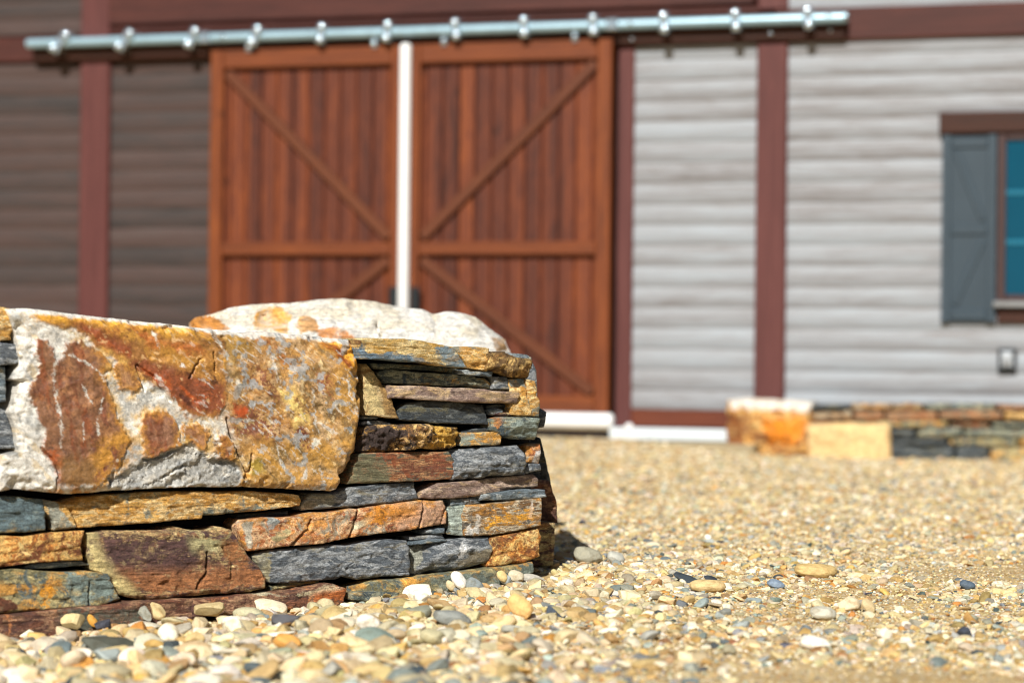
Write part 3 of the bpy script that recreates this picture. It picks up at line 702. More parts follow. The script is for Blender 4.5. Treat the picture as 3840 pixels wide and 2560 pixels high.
S([(735, 250), (900, 160), (1200, 140), (1450, 110), (1640, 95), (1870, 75)], [(740, 312), (1000, 310), (1300, 285), (1550, 240), (1680, 210), (1935, 195)], 'pink', .036, tf=Q4, facet=.16, strata=.003, seed=671, left=[(735, 250), (740, 312)], right=[(1870, 75), (1930, 130), (1935, 195)], label='pinkish grey slab under the blue grey block')
S([(-350, 265), (-110, 258), (0, 200), (300, 165), (675, 150)], [(-415, 430), (-230, 412), (0, 390), (350, 360), (720, 320)], 'slate', .030, tf=Q4, facet=.12, strata=.004, rough=.006, left=[(-350, 265), (-425, 370), (-415, 430)], right=[(675, 150), (720, 320)], paint=[((150, 150, 136), [(-380, 265), (-110, 255), (-100, 400), (-415, 430)], 20)])
S([(1320, 270), (1640, 225), (1950, 218)], [(1320, 330), (1620, 328), (1960, 292)], 'blue', .040, tf=Q4, facet=.12, strata=.004)
S([(1020, 315), (1310, 290)], [(1030, 380), (1320, 362)], 'blue', .020, tf=Q4, facet=.14)
S([(-1010, 520), (-780, 495), (-540, 500), (-330, 455), (-130, 448), (70, 412), (160, 408), (400, 375), (780, 335), (1000, 335)], [(-965, 825), (-730, 800), (-530, 770), (-230, 755), (0, 700), (300, 660), (600, 630), (720, 610), (1025, 562)], 'rust', .060, tf=Q4, facet=.10, strata=.002, rough=.007, seed=690, left=[(-1010, 520), (-1055, 590), (-1015, 740), (-965, 825)], right=[(1000, 335), (1030, 450), (1025, 562)],
  cracks=[([(150, 400), (110, 500), (80, 620), (40, 700)], 7, .02), ([(-350, 510), (-380, 600), (-540, 770)], 6, .014), ([(800, 340), (780, 480), (740, 610)], 6, .016), ([(1015, 420), (970, 570)], 5, .010)],
  paint=[((204, 192, 160), [(200, 500), (280, 470), (260, 520), (140, 590), (40, 640), (100, 560)], 12), ((188, 178, 158), [(-1020, 535), (-920, 530), (-935, 820), (-975, 820)], 14), ((140, 144, 140), [(-780, 490), (-650, 500), (-720, 600), (-770, 600)], 12), ((160, 148, 108), [(-750, 690), (-580, 590), (-570, 680), (-730, 730)], 16), ((178, 140, 112), [(500, 400), (1000, 350), (1010, 560), (560, 620)], 60), ((204, 134, 46), [(180, 430), (700, 380), (680, 460), (240, 560)], 40)],
  label='long rust orange stone with pale streaks')
S([(1025, 390), (1190, 372)], [(1005, 665), (1180, 680)], 'green', .030, tf=Q4, facet=.25, strata=.004, paint=[((150, 160, 150), [(1000, 380), (1200, 370), (1180, 690), (1000, 690)], 14)])
S([(1200, 375), (1400, 360), (1600, 340), (1930, 305)], [(1165, 678), (1400, 670), (1600, 640), (1910, 575)], 'banded', .052, tf=Q4, facet=.08, strata=.003, rough=.006, seed=705, left=[(1200, 375), (1160, 470), (1165, 678)], right=[(1930, 305), (1925, 450), (1910, 575)],
  paint=[((206, 202, 194), [(1280, 480), (1300, 480), (1290, 660), (1250, 660)], 10), ((206, 204, 198), [(1810, 350), (1830, 350), (1810, 500), (1790, 500)], 9), ((206, 202, 194), [(1190, 600), (1230, 560), (1240, 680), (1180, 680)], 12), ((206, 146, 44), [(1360, 500), (1800, 440), (1800, 520), (1380, 590)], 46)], label='banded brown stone with white drips')
S([(770, 620), (900, 595), (958, 595)], [(760, 655), (860, 660), (960, 650)], 'blue', .026, tf=Q4, facet=.14)
S([(620, 690), (750, 675), (950, 655)], [(622, 718), (800, 715), (980, 712)], 'slate', .024, tf=Q4, facet=.1)
S([(635, 735), (800, 708), (950, 705), (985, 712)], [(635, 770), (800, 752), (980, 728)], 'blue', .034, tf=Q4, facet=.1)
S([(-920, 870), (-760, 820), (-440, 790), (-140, 770), (0, 772), (300, 722), (460, 712), (600, 718)], [(-740, 1140), (-530, 1130), (-90, 1100), (-40, 1075), (50, 1085), (100, 1105), (300, 1080), (380, 1068), (612, 1060)], 'slate', .052, tf=Q4, facet=.08, strata=.002, rough=.010, seed=715, edge=.010, left=[(-920, 870), (-830, 1010), (-740, 1140)], right=[(600, 718), (625, 800), (612, 1060)],
  paint=[((148, 140, 112), [(-920, 870), (-760, 815), (-750, 1000), (-740, 1140), (-830, 1010)], 14)], label='large slate grey block low in the wall')
S([(655, 775), (780, 745), (1000, 720), (1200, 690), (1400, 682)], [(660, 1062), (840, 1058), (1000, 1030), (1200, 1005), (1400, 930)], 'slate', .045, tf=Q4, facet=.42, strata=0, rough=.006, seed=728, edge=.012, right=[(1400, 682), (1425, 780), (1400, 930)],
  paint=[((156, 156, 142), [(660, 780), (780, 790), (780, 900), (700, 1050), (650, 1060)], 14), ((206, 206, 204), [(1120, 760), (1200, 750), (1140, 900), (1080, 950)], 22), ((124, 116, 98), [(1250, 830), (1420, 780), (1400, 930), (1100, 1010)], 26)], label='faceted grey stone with a white patch')
S([(1420, 690), (1600, 655), (1760, 625), (1915, 602)], [(1400, 975), (1550, 965), (1750, 935), (1890, 880)], 'orange', .056, tf=Q4, facet=.16, strata=0, rough=.009, seed=735, edge=.014, right=[(1915, 602), (1915, 740), (1890, 880)], label='bright orange corner stone')
S([(100, 1190), (300, 1120), (700, 1085), (1100, 1040), (1500, 990), (1875, 935)], [(100, 1340), (500, 1330), (900, 1300), (1300, 1240), (1600, 1170), (1880, 1040)], 'olive', .085, tf=Q4, facet=.16, strata=0, rough=.005, seed=742,
  paint=[((206, 150, 70), [(560, 1110), (800, 1090), (740, 1200), (560, 1260)], 26), ((104, 112, 102), [(820, 1080), (1500, 1010), (1880, 950), (1880, 1060), (1300, 1240), (900, 1200)], 30)], label='long olive footing stone half buried in gravel')
S([(40, 1235), (200, 1215), (520, 1235)], [(50, 1300), (300, 1340), (520, 1340)], 'green', .10, tf=Q4, facet=.2)
# --- left-hand stack
S([(-250, 370), (0, 368), (160, 365), (365, 385)], [(-250, 660), (0, 668), (200, 662), (375, 640)], 'green', .045, tf=Q1, facet=.08, right=[(365, 385), (385, 500), (375, 640)], paint=[((92, 108, 112), [(-250, 370), (365, 380), (380, 640), (-250, 650)], 60)])
S([(375, 385), (560, 420), (700, 368), (960, 345), (1200, 328), (1568, 320), (2100, 318), (2200, 325), (2530, 345), (2552, 395)], [(470, 645), (640, 625), (900, 612), (1150, 592), (1300, 580), (1450, 560), (1700, 548), (1710, 520), (2000, 500), (2300, 470), (2540, 440)], 'ochre', .052, tf=Q1, facet=.10, strata=.003, seed=751,
  left=[(375, 385), (395, 480), (465, 560), (470, 645)], paint=[((150, 150, 136), [(370, 380), (480, 400), (560, 500), (640, 640), (460, 640), (400, 500)], 24), ((112, 118, 108), [(1730, 500), (1850, 450), (1960, 470), (2000, 510), (1720, 560)], 14), ((112, 118, 108), [(2060, 460), (2150, 420), (2220, 480), (2050, 510)], 12)],
  cracks=[([(600, 480), (640, 560), (660, 630)], 6, .012)], label='long ochre yellow slab')
S([(-250, 690), (0, 690), (200, 700), (440, 670), (715, 650)], [(-250, 985), (0, 955), (250, 915), (500, 900), (700, 895)], 'orange', .048, tf=Q1, facet=.07, strata=.004, lean=-.1, right=[(715, 650), (680, 760), (700, 895)], label='orange brown streaked stone at the left end')
S([(210, 950), (300, 920), (500, 905), (700, 905)], [(210, 968), (400, 965), (600, 950), (760, 935)], 'blue', .03, tf=Q1, facet=.05)
S([(-250, 985), (0, 975), (250, 975), (540, 1000), (760, 990), (905, 1005)], [(-250, 1370), (0, 1340), (300, 1315), (560, 1290), (800, 1278), (1015, 1220)], 'olive', .056, tf=Q1, facet=.08, seed=770, rough=.006, right=[(905, 1005), (960, 1120), (1015, 1220)], cracks=[([(750, 1090), (750, 1200), (735, 1285)], 5, .014)],
  paint=[((108, 120, 114), [(560, 1020), (910, 1010), (1000, 1210), (600, 1290)], 40), ((94, 56, 38), [(-250, 1200), (100, 1210), (180, 1290), (0, 1340), (-250, 1360)], 20), ((200, 136, 40), [(330, 1150), (420, 1050), (460, 1180), (380, 1300), (320, 1280)], 30)])
S([(760, 670), (900, 650), (1200, 650), (1400, 640), (1490, 615), (1600, 640), (1750, 650), (1850, 615), (1940, 640), (2000, 720)], [(1020, 1185), (1100, 1215), (1300, 1225), (1500, 1205), (1800, 1180), (2100, 1160), (2230, 1130)], 'brown', .062, tf=Q1, facet=.06, strata=.002, rough=.008, seed=781, edge=.014,
  left=[(760, 670), (770, 860), (810, 980), (930, 1060), (1020, 1185)], right=[(2000, 720), (2080, 840), (2180, 960), (2238, 1050), (2230, 1130)],
  cracks=[([(1740, 820), (1750, 960), (1690, 1050), (1640, 1130)], 6, .016), ([(1870, 780), (1950, 900), (1930, 1040)], 5, .010)],
  paint=[((208, 190, 132), [(760, 680), (830, 670), (860, 780), (1000, 1010), (1180, 1190), (1060, 1220), (900, 1060), (800, 980)], 18), ((172, 164, 120), [(1560, 700), (1860, 730), (1880, 800), (1760, 830), (1600, 830)], 20), ((86, 62, 58), [(860, 700), (1560, 700), (1560, 820), (1700, 840), (1640, 900), (1240, 1000), (960, 990)], 70), ((78, 56, 54), [(1300, 880), (1740, 870), (1900, 930), (1700, 960), (1300, 950)], 50), ((154, 102, 64), [(1000, 1010), (2200, 960), (2230, 1120), (1300, 1190), (1150, 1120)], 50), ((150, 100, 60), [(1880, 700), (2000, 740), (2100, 900), (1960, 920), (1860, 800)], 30)],
  label='big banded brown block low in the wall')
S([(1080, 1160), (1300, 1130), (1560, 1115)], [(1090, 1215), (1300, 1190), (1560, 1140)], 'olive', .035, tf=Q2, facet=.06)
S([(340, 1300), (600, 1275), (1000, 1250), (1400, 1200), (1700, 1140), (1840, 1190)], [(340, 1480), (700, 1440), (1100, 1420), (1500, 1400), (1700, 1390), (1820, 1360)], 'redbrown', .10, tf=Q2, facet=.16, strata=.002, rough=.006, seed=790, paint=[((180, 170, 140), [(900, 1255), (1300, 1240), (1700, 1150), (1800, 1180), (1500, 1240), (1000, 1270)], 14), ((176, 100, 50), [(1500, 1250), (1840, 1190), (1820, 1340), (1560, 1340)], 36)], label='red brown footing stone in the gravel')
S([(-250, 1385), (0, 1360), (400, 1320), (800, 1280), (1200, 1240), (1700, 1215)], [(-250, 1640), (200, 1600), (600, 1560), (1100, 1520), (1700, 1480)], 'redbrown', .085, tf=Q1, facet=.06, rough=.005, seed=797, paint=[((92, 94, 82), [(500, 1330), (1200, 1290), (1200, 1450), (500, 1500)], 50)])
S([(-120, 78), (0, 80), (60, 90)], [(-120, 280), (0, 282), (72, 275)], 'ochre', .04, tf=C1, facet=.3, strata=0, right=[(60, 90), (78, 170), (72, 275)])
S([(-120, 288), (0, 285), (125, 300)], [(-120, 425), (0, 422), (128, 412)], 'slate', .05, tf=C1, facet=.3, strata=0, rough=.008)
S([(-120, 428), (0, 425), (32, 430)], [(-120, 640), (0, 640), (34, 635)], 'blue', .04, tf=C1, facet=.1)
S([(-120, 672), (0, 672), (45, 685)], [(-120, 910), (0, 912), (102, 905)], 'slate', .04, tf=C1, facet=.15)
S([(-120, 960), (0, 965), (35, 975)], [(-120, 1080), (0, 1080), (25, 1065)], 'dark', .03, tf=C1, facet=.2)
S([(1460, 470), (1800, 440), (1960, 430)], [(1460, 520), (1800, 500), (1960, 480)], 'dark', -.01, tf=lambda p: Q2((p[0] - 700, p[1])), facet=.05)  # recessed dark slab added to stand in for the shadow in this joint

# --- the body of the wall behind its facing, and the stones of the shaded end
def box_v(u0, u1, y0, y1, z0, z1):
    v = [(u, y, z) for z in (z0, z1) for y in (y0, y1) for u in (u0, u1)]
    f = [(0, 2, 3, 1), (4, 5, 7, 6), (0, 1, 5, 4), (2, 6, 7, 3), (0, 4, 6, 2), (1, 3, 7, 5)]
    return v, f

def prism(poly, y0, y1, along='y'):
    n = len(poly)
    v = [(a, y0, b) for a, b in poly] + [(a, y1, b) for a, b in poly]
    f = [list(range(n)), list(range(2 * n - 1, n - 1, -1))] + [[i, i + n, (i + 1) % n + n, (i + 1) % n] for i in range(n)]
    return v, f

def core_poly():
    pts = [(-150, 1190), (60, 1195), (700, 1240), (1330, 1310), (1700, 1310), (1960, 1345), (1980, 1500), (1990, 1800), (2000, 2150), (1300, 2330), (0, 2500), (-150, 2510)]
    return [tuple(float(q) for q in WALL.uv(a, b, -.07)) for a, b in pts]
v, f = prism(core_poly(), .07, .55)
link_mesh('core', v, f, R['core'], wall, smooth=False)
END = Frame((WALL.world(-.02, .3, 0)[0], WALL.world(-.02, .3, 0)[1]), math.radians(4))
def end_stone(pts_top, pts_bot, m, off, sd):
    return stone('end_stone', END, pts_top, pts_bot, R[m], None, prot=off, thick=.9, facet=.3, strata=0, rough=.008, seed=sd, res=.006)
ends = [end_stone([(1880, 1940), (2085, 1960)], [(1880, 2130), (2075, 2120)], 'brown', .10, 901), end_stone([(1880, 1790), (2060, 1800), (2090, 1880)], [(1880, 1945), (2095, 1965)], 'redbrown', .06, 902),
        end_stone([(1880, 1620), (2028, 1640), (2050, 1730)], [(1880, 1795), (2068, 1815)], 'dark', .04, 903), end_stone([(1880, 1525), (2025, 1530), (2050, 1545)], [(1880, 1612), (2042, 1600)], 'slate', .10, 904),
        end_stone([(1880, 1335), (1990, 1345), (2012, 1390)], [(1880, 1530), (2020, 1530)], 'slate', .0, 905)]
for o in ends:
    o.parent = wall
    mw = Matrix.Translation((END.p0[0], END.p0[1], 0)) @ Matrix.Rotation(END.a, 4, 'Z')
    ww = Matrix.Translation((WALL.p0[0], WALL.p0[1], 0)) @ Matrix.Rotation(WALL.a, 4, 'Z')
    lm = ww.inverted() @ mw @ Matrix.Translation(o.location)
    o.matrix_parent_inverse = Matrix.Identity(4); o.matrix_basis = lm

# --- pale boulder lying behind the wall
BK = Frame((-.15, 9.15), math.radians(8))
PB = tfm(700, 1080, 2352 / 1300)
bk = stone('boulder', BK, [(20, 235), (60, 200), (180, 172), (330, 122), (500, 100), (720, 92), (950, 70), (1130, 68), (1290, 82), (1420, 110), (1540, 132), (1640, 138), (1710, 172), (1800, 156), (1900, 160), (2000, 190), (2080, 245), (2150, 300), (2215, 345), (2240, 420)],
           [(-40, 1200), (600, 1210), (1400, 1210), (2290, 1200)], R['pale'], None, prot=0, thick=.75, tf=PB, res=.008, facet=.10, strata=0, rough=.009, edge=.14, wig=.006, seed=950, cracks=[([(1300, 230), (1310, 290), (1325, 350)], 5, .05), ([(1690, 150), (1720, 220), (1700, 330)], 7, .03)], back=1.2, ridge=.2, frq=.8, maxn=260,
           paint=[((190, 128, 60), [(0, 200), (180, 190), (300, 270), (200, 300), (0, 290)], 22), ((206, 152, 78), [(430, 290), (480, 180), (560, 130), (650, 125), (720, 190), (700, 300)], 20), ((196, 150, 100), [(760, 180), (830, 180), (890, 220), (880, 300), (760, 310)], 16), ((206, 142, 90), [(900, 280), (1000, 260), (1150, 320), (1150, 360), (900, 340)], 22), ((176, 140, 100), [(2090, 330), (2200, 340), (2240, 430), (2110, 420)], 18)])
bk.matrix_world = Matrix.Translation((BK.p0[0], BK.p0[1], 0)) @ Matrix.Rotation(BK.a, 4, 'Z') @ Matrix.Translation(bk.location)
tag(bk, 'huge pale grey boulder with tan patches lying behind the wall', 'boulder')

# ------------------------------------------------------------------ barn
BA = -math.radians(17.6)
BARN = Frame((0.0, 18.9), BA)
barn = empty('barn_building', (0, 18.9, 0), BA, 'timber barn with sliding plank doors, red posts and horizontal board siding', 'barn')
def bu(px, py, off=0.0): return float(BARN.uv(px, py, off)[0])
def bz(px, py, off=0.0): return float(BARN.uv(px, py, off)[1])

def bevbox(name, u0, u1, z0, z1, y0, y1, mat, parent, b=.006):
    """A box with chamfered long edges, given in the barn's own axes (y0 is the front)."""
    if u0 > u1: u0, u1 = u1, u0
    if z0 > z1: z0, z1 = z1, z0
    if y0 > y1: y0, y1 = y1, y0
    b = min(b, (u1 - u0) * .3, (z1 - z0) * .3, (y1 - y0) * .45)
    out = []
    for y, i in ((y1, 0), (y0 + b, 0), (y0, b)):
        out += [(u0 + i, y, z0 + i), (u1 - i, y, z0 + i), (u1 - i, y, z1 - i), (u0 + i, y, z1 - i)]
    f = [(0, 1, 2, 3), (11, 10, 9, 8)]
    for k in (0, 4):
        for i in range(4):
            j = (i + 1) % 4
            f.append((k + i, k + 4 + i, k + 4 + j, k + j))
    f = [tuple(reversed(q)) for q in f]
    return link_mesh(name, out, f, mat, parent, smooth=False)

def diag(name, a, b, wdt, y0, y1, mat, parent):
    a = np.array(a); b = np.array(b); d = (b - a) / np.hypot(*(b - a)); n = np.array([-d[1], d[0]]) * wdt / 2
    P = [a - n, b - n, b + n, a + n]
    L = np.hypot(*(b - a)); ang = math.atan2(d[1], d[0])
    o = bevbox(name, -L / 2, L / 2, -wdt / 2, wdt / 2, y0, y1, mat, parent)
    o.location = ((a[0] + b[0]) / 2, (y0 + y1) / 2, (a[1] + b[1]) / 2); o.rotation_euler = (0, -ang, 0)
    return o

def siding(u0, u1, z0, z1, mat, y=0.0, dp=.85):
    """One panel of horizontal boards, each board tilted a little so that it laps the one below."""
    zb = np.arange(math.floor(z0 / PITCHB) * PITCHB, z1 + PITCHB, PITCHB)
    prof = []
    rs = np.random.RandomState(int(abs(u0) * 100))
    for a in zb:
        for t in (.02, .06, .14, .28, .45, .62, .78, .9, .98):
            zz, yy = a + t * PITCHB, -.006 - .020 * dp * math.sin(math.pi * t ** .8) ** .75
            if z0 <= zz <= z1: prof.append((zz, yy))
    prof = [(z0, prof[0][1])] + prof + [(z1, prof[-1][1])]
    us = np.linspace(u0, u1, max(3, int((u1 - u0) / .12)))
    V = []; 
    for zz, yy in prof:
        wv = .003 * fbm(np.stack([us * 3, np.full_like(us, round(zz / PITCHB - .45) * 7.1), us * 0], -1), 2, 4)
        V += [(u, y + yy + w_, zz + w_) for u, w_ in zip(us, wv)]
    n = len(us); m_ = len(prof)
    V += [(u, y + .05, z0) for u in us] + [(u, y + .05, z1) for u in us]
    F = [(j * n + i, j * n + i + 1, (j + 1) * n + i + 1, (j + 1) * n + i) for j in range(m_ - 1) for i in range(n - 1)]
    k = m_ * n
    F += [(k + i + 1, k + i, k + n + i, k + n + i + 1) for i in range(n - 1)]
    F += [(k + i, k + i + 1, i + 1, i) for i in range(n - 1)] + [((m_ - 1) * n + i, (m_ - 1) * n + i + 1, k + n + i + 1, k + n + i) for i in range(n - 1)]
    F += [tuple([j * n for j in range(m_)] + [k + n, k]), tuple([j * n + n - 1 for j in range(m_ - 1, -1, -1)] + [k + n - 1, k + 2 * n - 1])]
    # keep the object origin on the board raster so the per-board tint follows the boards
    o = link_mesh('siding', np.array(V) - np.array([(u0 + u1) / 2, 0, zb[0]]), F, mat, barn, smooth=False, centre=False)
    o.location = ((u0 + u1) / 2, 0, zb[0])
    return o

zt = 5.2
P1a, P1b = bu(308, 600), bu(418, 600)                      # left post
P2a, P2b = bu(2838, 800), bu(2953, 800)                    # right post
J0, J1 = bu(2316, 700, .03), bu(2376, 700, .03)            # jamb right of the door
D0, DM, D1 = bu(795, 700, .10), bu(1527, 650, .10), bu(2296, 700, .10)
zdt = bz(1527, 172, .10); zdb = bz(2200, 1548, .10)
zbeam_t, zbeam_b = bz(3000, 38), bz(3000, 160)
UL, UR = bu(-900, 700), bu(5200, 700)
zsb = bz(2600, 1535)                                       # lower edge of the siding
siding(UL, P1a, -.1, zbeam_b, M['siding_dark'], 0.0, .45); siding(P1b, D0 + .12, -.1, zbeam_b, M['siding_dark'], 0.0, .45)
siding(UL, P1a, zbeam_t, zt, M['siding_dark'], 0.0, .45)
siding(J1, P2a, zsb, zbeam_b, M['siding_pale']); siding(P2b, UR, zsb - .2, zbeam_b, M['siding_pale']); siding(P2b, UR, zbeam_t, zt, M['siding_pale'])
bevbox('wall_body', UL, UR, -.15, zt, .06, 6.0, M['siding_dark'], barn)
bevbox('post', P1a, P1b, -.1, zt, -.055, .055, M['post'], barn, .012)
bevbox('post', P2a, P2b, -.1, zbeam_b + .001, -.055, .055, M['post'], barn, .012)
bevbox('post', P2a, P2b, zbeam_t, zt, -.055, .055, M['post'], barn, .012)
bevbox('door_jamb', J0, J1, -.05, zbeam_b, -.045, .055, M['post'], barn, .01)
bevbox('beam', UL, P1a, bz(150, 236), bz(150, 140), -.045, .055, M['beam'], barn, .012)
bevbox('beam', P2b - .10, UR, zbeam_b, zbeam_t, -.060, .055, M['beam'], barn, .012)
zh0, zh1, zh2 = bz(1200, 118), bz(1200, 78), bz(1200, -130)
bevbox('beam', P1b, P2b - .12, zbeam_b, zh0 + .02, -.050, .055, M['beam'], barn, .012)
bevbox('header_strip', P1b, P2a + .02, zh0 + .022, zh1 - .012, -.062, .055, M['beam'], barn, .01)
bevbox('header_board', P1b, P2a - .02, zh1 + .004, zh2, -.085, .055, M['beam'], barn, .012)
bevbox('sill_board', J1, bu(2760, 1560), bz(2600, 1603), zsb - .004, -.04, .055, M['sill_wood'], barn, .01)
rb0, rb1 = bu(128, 215, .07), bu(3172, 130, .07)
zr = (bz(105, 160, .16) + bz(1600, 125, .16) + bz(3180, 66, .16)) / 3
bevbox('rail_backing', rb0, rb1, zr - .135, zr - .005, -.105, -.064, M['lintel'], barn, .008)

# --- sliding doors
def door(a, b, flip, mirror):
    d = empty('barn_door', (0, 0, 0)); d.parent = barn
    y0, y1 = -.100, -.055
    bevbox('board_panel', a + .02, b - .02, zdb + .02, zdt - .02, y0 + .012, y1 + .02, M['boards'], d, .004)
    sw = .115
    bevbox('stile', a, a + sw, zdb, zdt, y0 - .058, y0 + .03, M['frame_v'], d, .008)
    bevbox('stile', b - sw, b, zdb, zdt, y0 - .058, y0 + .03, M['frame_v'], d, .008)
    zm0, zm1 = bz(1200, 958, .12), bz(1200, 908, .12)
    zt0 = bz(1200, 250, .12)
    bevbox('rail', a + sw, b - sw, zt0, zdt, y0 - .055, y0 + .03, M['frame_h'], d, .008)
    bevbox('rail', a + sw, b - sw, zm0, zm1, y0 - .055, y0 + .03, M['frame_h'], d, .008)
    bevbox('rail', a + sw, b - sw, zdb, zdb + .13, y0 - .055, y0 + .03, M['frame_h'], d, .008)
    l, r = a + sw + .02, b - sw - .02
    if mirror: l, r = r, l
    diag('brace', (l, zt0 - .03), (r, zm1 + .035), .085, y0 - .040, y0 + .02, M['brace'], d)
    diag('brace', (r, zm0 - .035), (l, zdb + .16), .085, y0 - .040, y0 + .02, M['brace'], d)
    return d
dl = door(D0, DM - .004, 1, False); dr = door(DM + .004, D1, 1, True)

def plank_grooves():
    """Narrow dark grooves between door boards are cut as thin recessed strips of the panel itself."""
for d, a, b in ((dl, D0, DM), (dr, DM, D1)):
    n = 12; V = []; F = []
    pan = [c for c in d.children if c.name.startswith('board_panel')][0]
    # rebuild the panel as twelve boards with V joints in one mesh
    w = (b - a - .04) / n
    for k in range(n):
        u0 = a + .02 + k * w; u1 = u0 + w
        V += [(u0, 0, 0), (u0 + .012, -.014, 0), (u1 - .012, -.014, 0)] if k < n - 1 else [(u0, 0, 0), (u0 + .012, -.014, 0), (u1 - .012, -.014, 0), (u1, 0, 0)]
    m_ = len(V)
    VV = [(u, -.088 + y, zdb + .02) for u, y, _ in V] + [(u, -.088 + y, zdt - .02) for u, y, _ in V]
    FF = [(i, i + 1, m_ + i + 1, m_ + i) for i in range(m_ - 1)]
    c = np.array([a + .02, -.088, (zdb + zdt) / 2])
    VV += [(a + .02, -.05, zdb + .02), (b - .02, -.05, zdb + .02), (b - .02, -.05, zdt - .02), (a + .02, -.05, zdt - .02)]
    q = 2 * m_
    FF += [(q + 1, q, q + 3, q + 2), (q, 0, m_, q + 3), (m_ - 1, q + 1, q + 2, 2 * m_ - 1)]
    bpy.data.objects.remove(pan)
    o = link_mesh('board_panel', np.array(VV) - c, FF, M['boards'], d, smooth=False, centre=False); o.location = c

def tube(name, p, q, r, mat, parent, n=20, caps=True, prof=None):
    p = Vector(p); q = Vector(q); d = (q - p); L = d.length; d.normalize()
    qt = d.to_track_quat('Z', 'Y')
    V = []; F = []
    st = prof or [(0, .6), (.012, .93), (.03, 1), (L - .03, 1), (L - .012, .93), (L, .6)]
    for h, k in st:
        for i in range(n):
            a = 2 * math.pi * i / n
            V.append(tuple(p + qt @ Vector((r * k * math.cos(a), r * k * math.sin(a), h))))
    for j in range(len(st) - 1):
        for i in range(n):
            F.append((j * n + i, j * n + (i + 1) % n, (j + 1) * n + (i + 1) % n, (j + 1) * n + i))
    F.append(tuple(range(n - 1, -1, -1))); F.append(tuple((len(st) - 1) * n + i for i in range(n)))
    return link_mesh(name, V, F, mat, parent)

def ball(name, c, r, mat, parent, seg=16, squash=(1, 1, 1)):
    V = []; F = []
    for j in range(1, seg // 2):
        th = math.pi * j / (seg // 2)
        for i in range(seg):
            a = 2 * math.pi * i / seg
            V.append((c[0] + r * squash[0] * math.sin(th) * math.cos(a), c[1] + r * squash[1] * math.sin(th) * math.sin(a), c[2] + r * squash[2] * math.cos(th)))
    m_ = seg // 2 - 1
    for j in range(m_ - 1):
        for i in range(seg):
            F.append((j * seg + i, (j + 1) * seg + i, (j + 1) * seg + (i + 1) % seg, j * seg + (i + 1) % seg))
    V += [(c[0], c[1], c[2] + r * squash[2]), (c[0], c[1], c[2] - r * squash[2])]
    k = len(V)
    F += [(k - 2, i, (i + 1) % seg) for i in range(seg)] + [(k - 1, (m_ - 1) * seg + (i + 1) % seg, (m_ - 1) * seg + i) for i in range(seg)]
    return link_mesh(name, V, F, mat, parent)

# white weather strips on the doors
zs0 = zdb + .02
tube('weather_strip', (bu(1523, 700, .155), -.185, zs0), (bu(1527, 172, .155), -.185, bz(1531, 166, .155)), .045, M['white'], dr)
zwt = bz(2180, 1578, .16)
tube('bottom_strip', (bu(1560, 1578, .16), -.20, zwt), (bu(2306, 1578, .16), -.20, zwt), .064, M['white'], dr)
tube('bottom_strip', (D0, -.20, zwt), (DM - .02, -.20, zwt), .064, M['white'], dl)
for d, a, b in ((dl, 1462, 1497), (dr, 1543, 1576)):
    bevbox('handle', bu(a, 1110, .15), bu(b, 1110, .15), bz(1500, 1190, .15), bz(1500, 1076, .15), -.185, -.156, M['black'], d, .008)
for d, a, y in ((dl, 937, 184), (dl, 1408, 172), (dr, 1668, 160), (dr, 2158, 141)):
    u = bu(a, y, .15)
    h = bevbox('hanger', u - .022, u + .022, zdt - .02, zr - .03, -.180, -.156, M['bolt'], d, .006)
    ball('bolt', (u, -.185, zdt + .015), .020, M['bolt'], h).location -= h.location

# --- galvanised track with its brackets
trk = empty('door_track', (0, 0, 0)); trk.parent = barn
ru0, ru1 = bu(105, 160, .17), bu(3178, 66, .17)
V = []; F = []
hw = .036
sec = [(-.120, -hw), (-.120, hw * .6), (-.132, hw), (-.188, hw), (-.205, hw * .55), (-.210, 0), (-.205, -hw * .55), (-.190, -hw)]
for u in (ru0, ru1): V += [(u, y, zr + z) for y, z in sec]
n = len(sec)
F = [tuple(range(n)), tuple(range(2 * n - 1, n - 1, -1))] + [(i, i + n, (i + 1) % n + n, (i + 1) % n) for i in range(n)]
o = link_mesh('track_bar', V, F, M['galv'], trk, smooth=False)
br = [(230, 168, 30), (472, 160, 26), (723, 155, 16), (960, 150, 14), (1208, 145, 4), (1455, 140, 4), (1712, 133, -2), (1968, 127, -2), (2227, 118, -2), (2492, 104, -2), (2760, 93, -3), (3032, 79, -3)]
for px, py, sl in br:
    u = bu(px, py, .19)
    k = sl / 500.0
    b_ = empty('bracket', (0, 0, 0)); b_.parent = trk
    diag('strap', (u - k, zr - .080), (u + k, zr + .080), .066, -.224, -.100, M['bolt'], b_)
    ball('bolt', (u + k, -.226, zr + .052), .034, M['bolt'], b_, 18, (1, .7, 1))
    ball('bolt', (u - k, -.226, zr - .052), .034, M['bolt'], b_, 18, (1, .7, 1))
for px, py in ((835, 136), (2363, 88), (3105, 55), (3105, 108), (2357, 141), (2880, 120), (848, 190), (2110, 152), (3168, 66)):
    u, z = [float(q) for q in BARN.uv(px, py, .215)]
    ball('bolt', (u, -.212 if abs(z - zr) < .04 else -.112, z), .014, M['bolt'], trk, 12)
for px, py in ((767, 155), (2295, 108)):
    u = bu(px, py, .2)
    bevbox('splice_plate', u - .045, u + .045, zr - .042, zr + .046, -.218, -.150, M['bolt'], trk, .01)

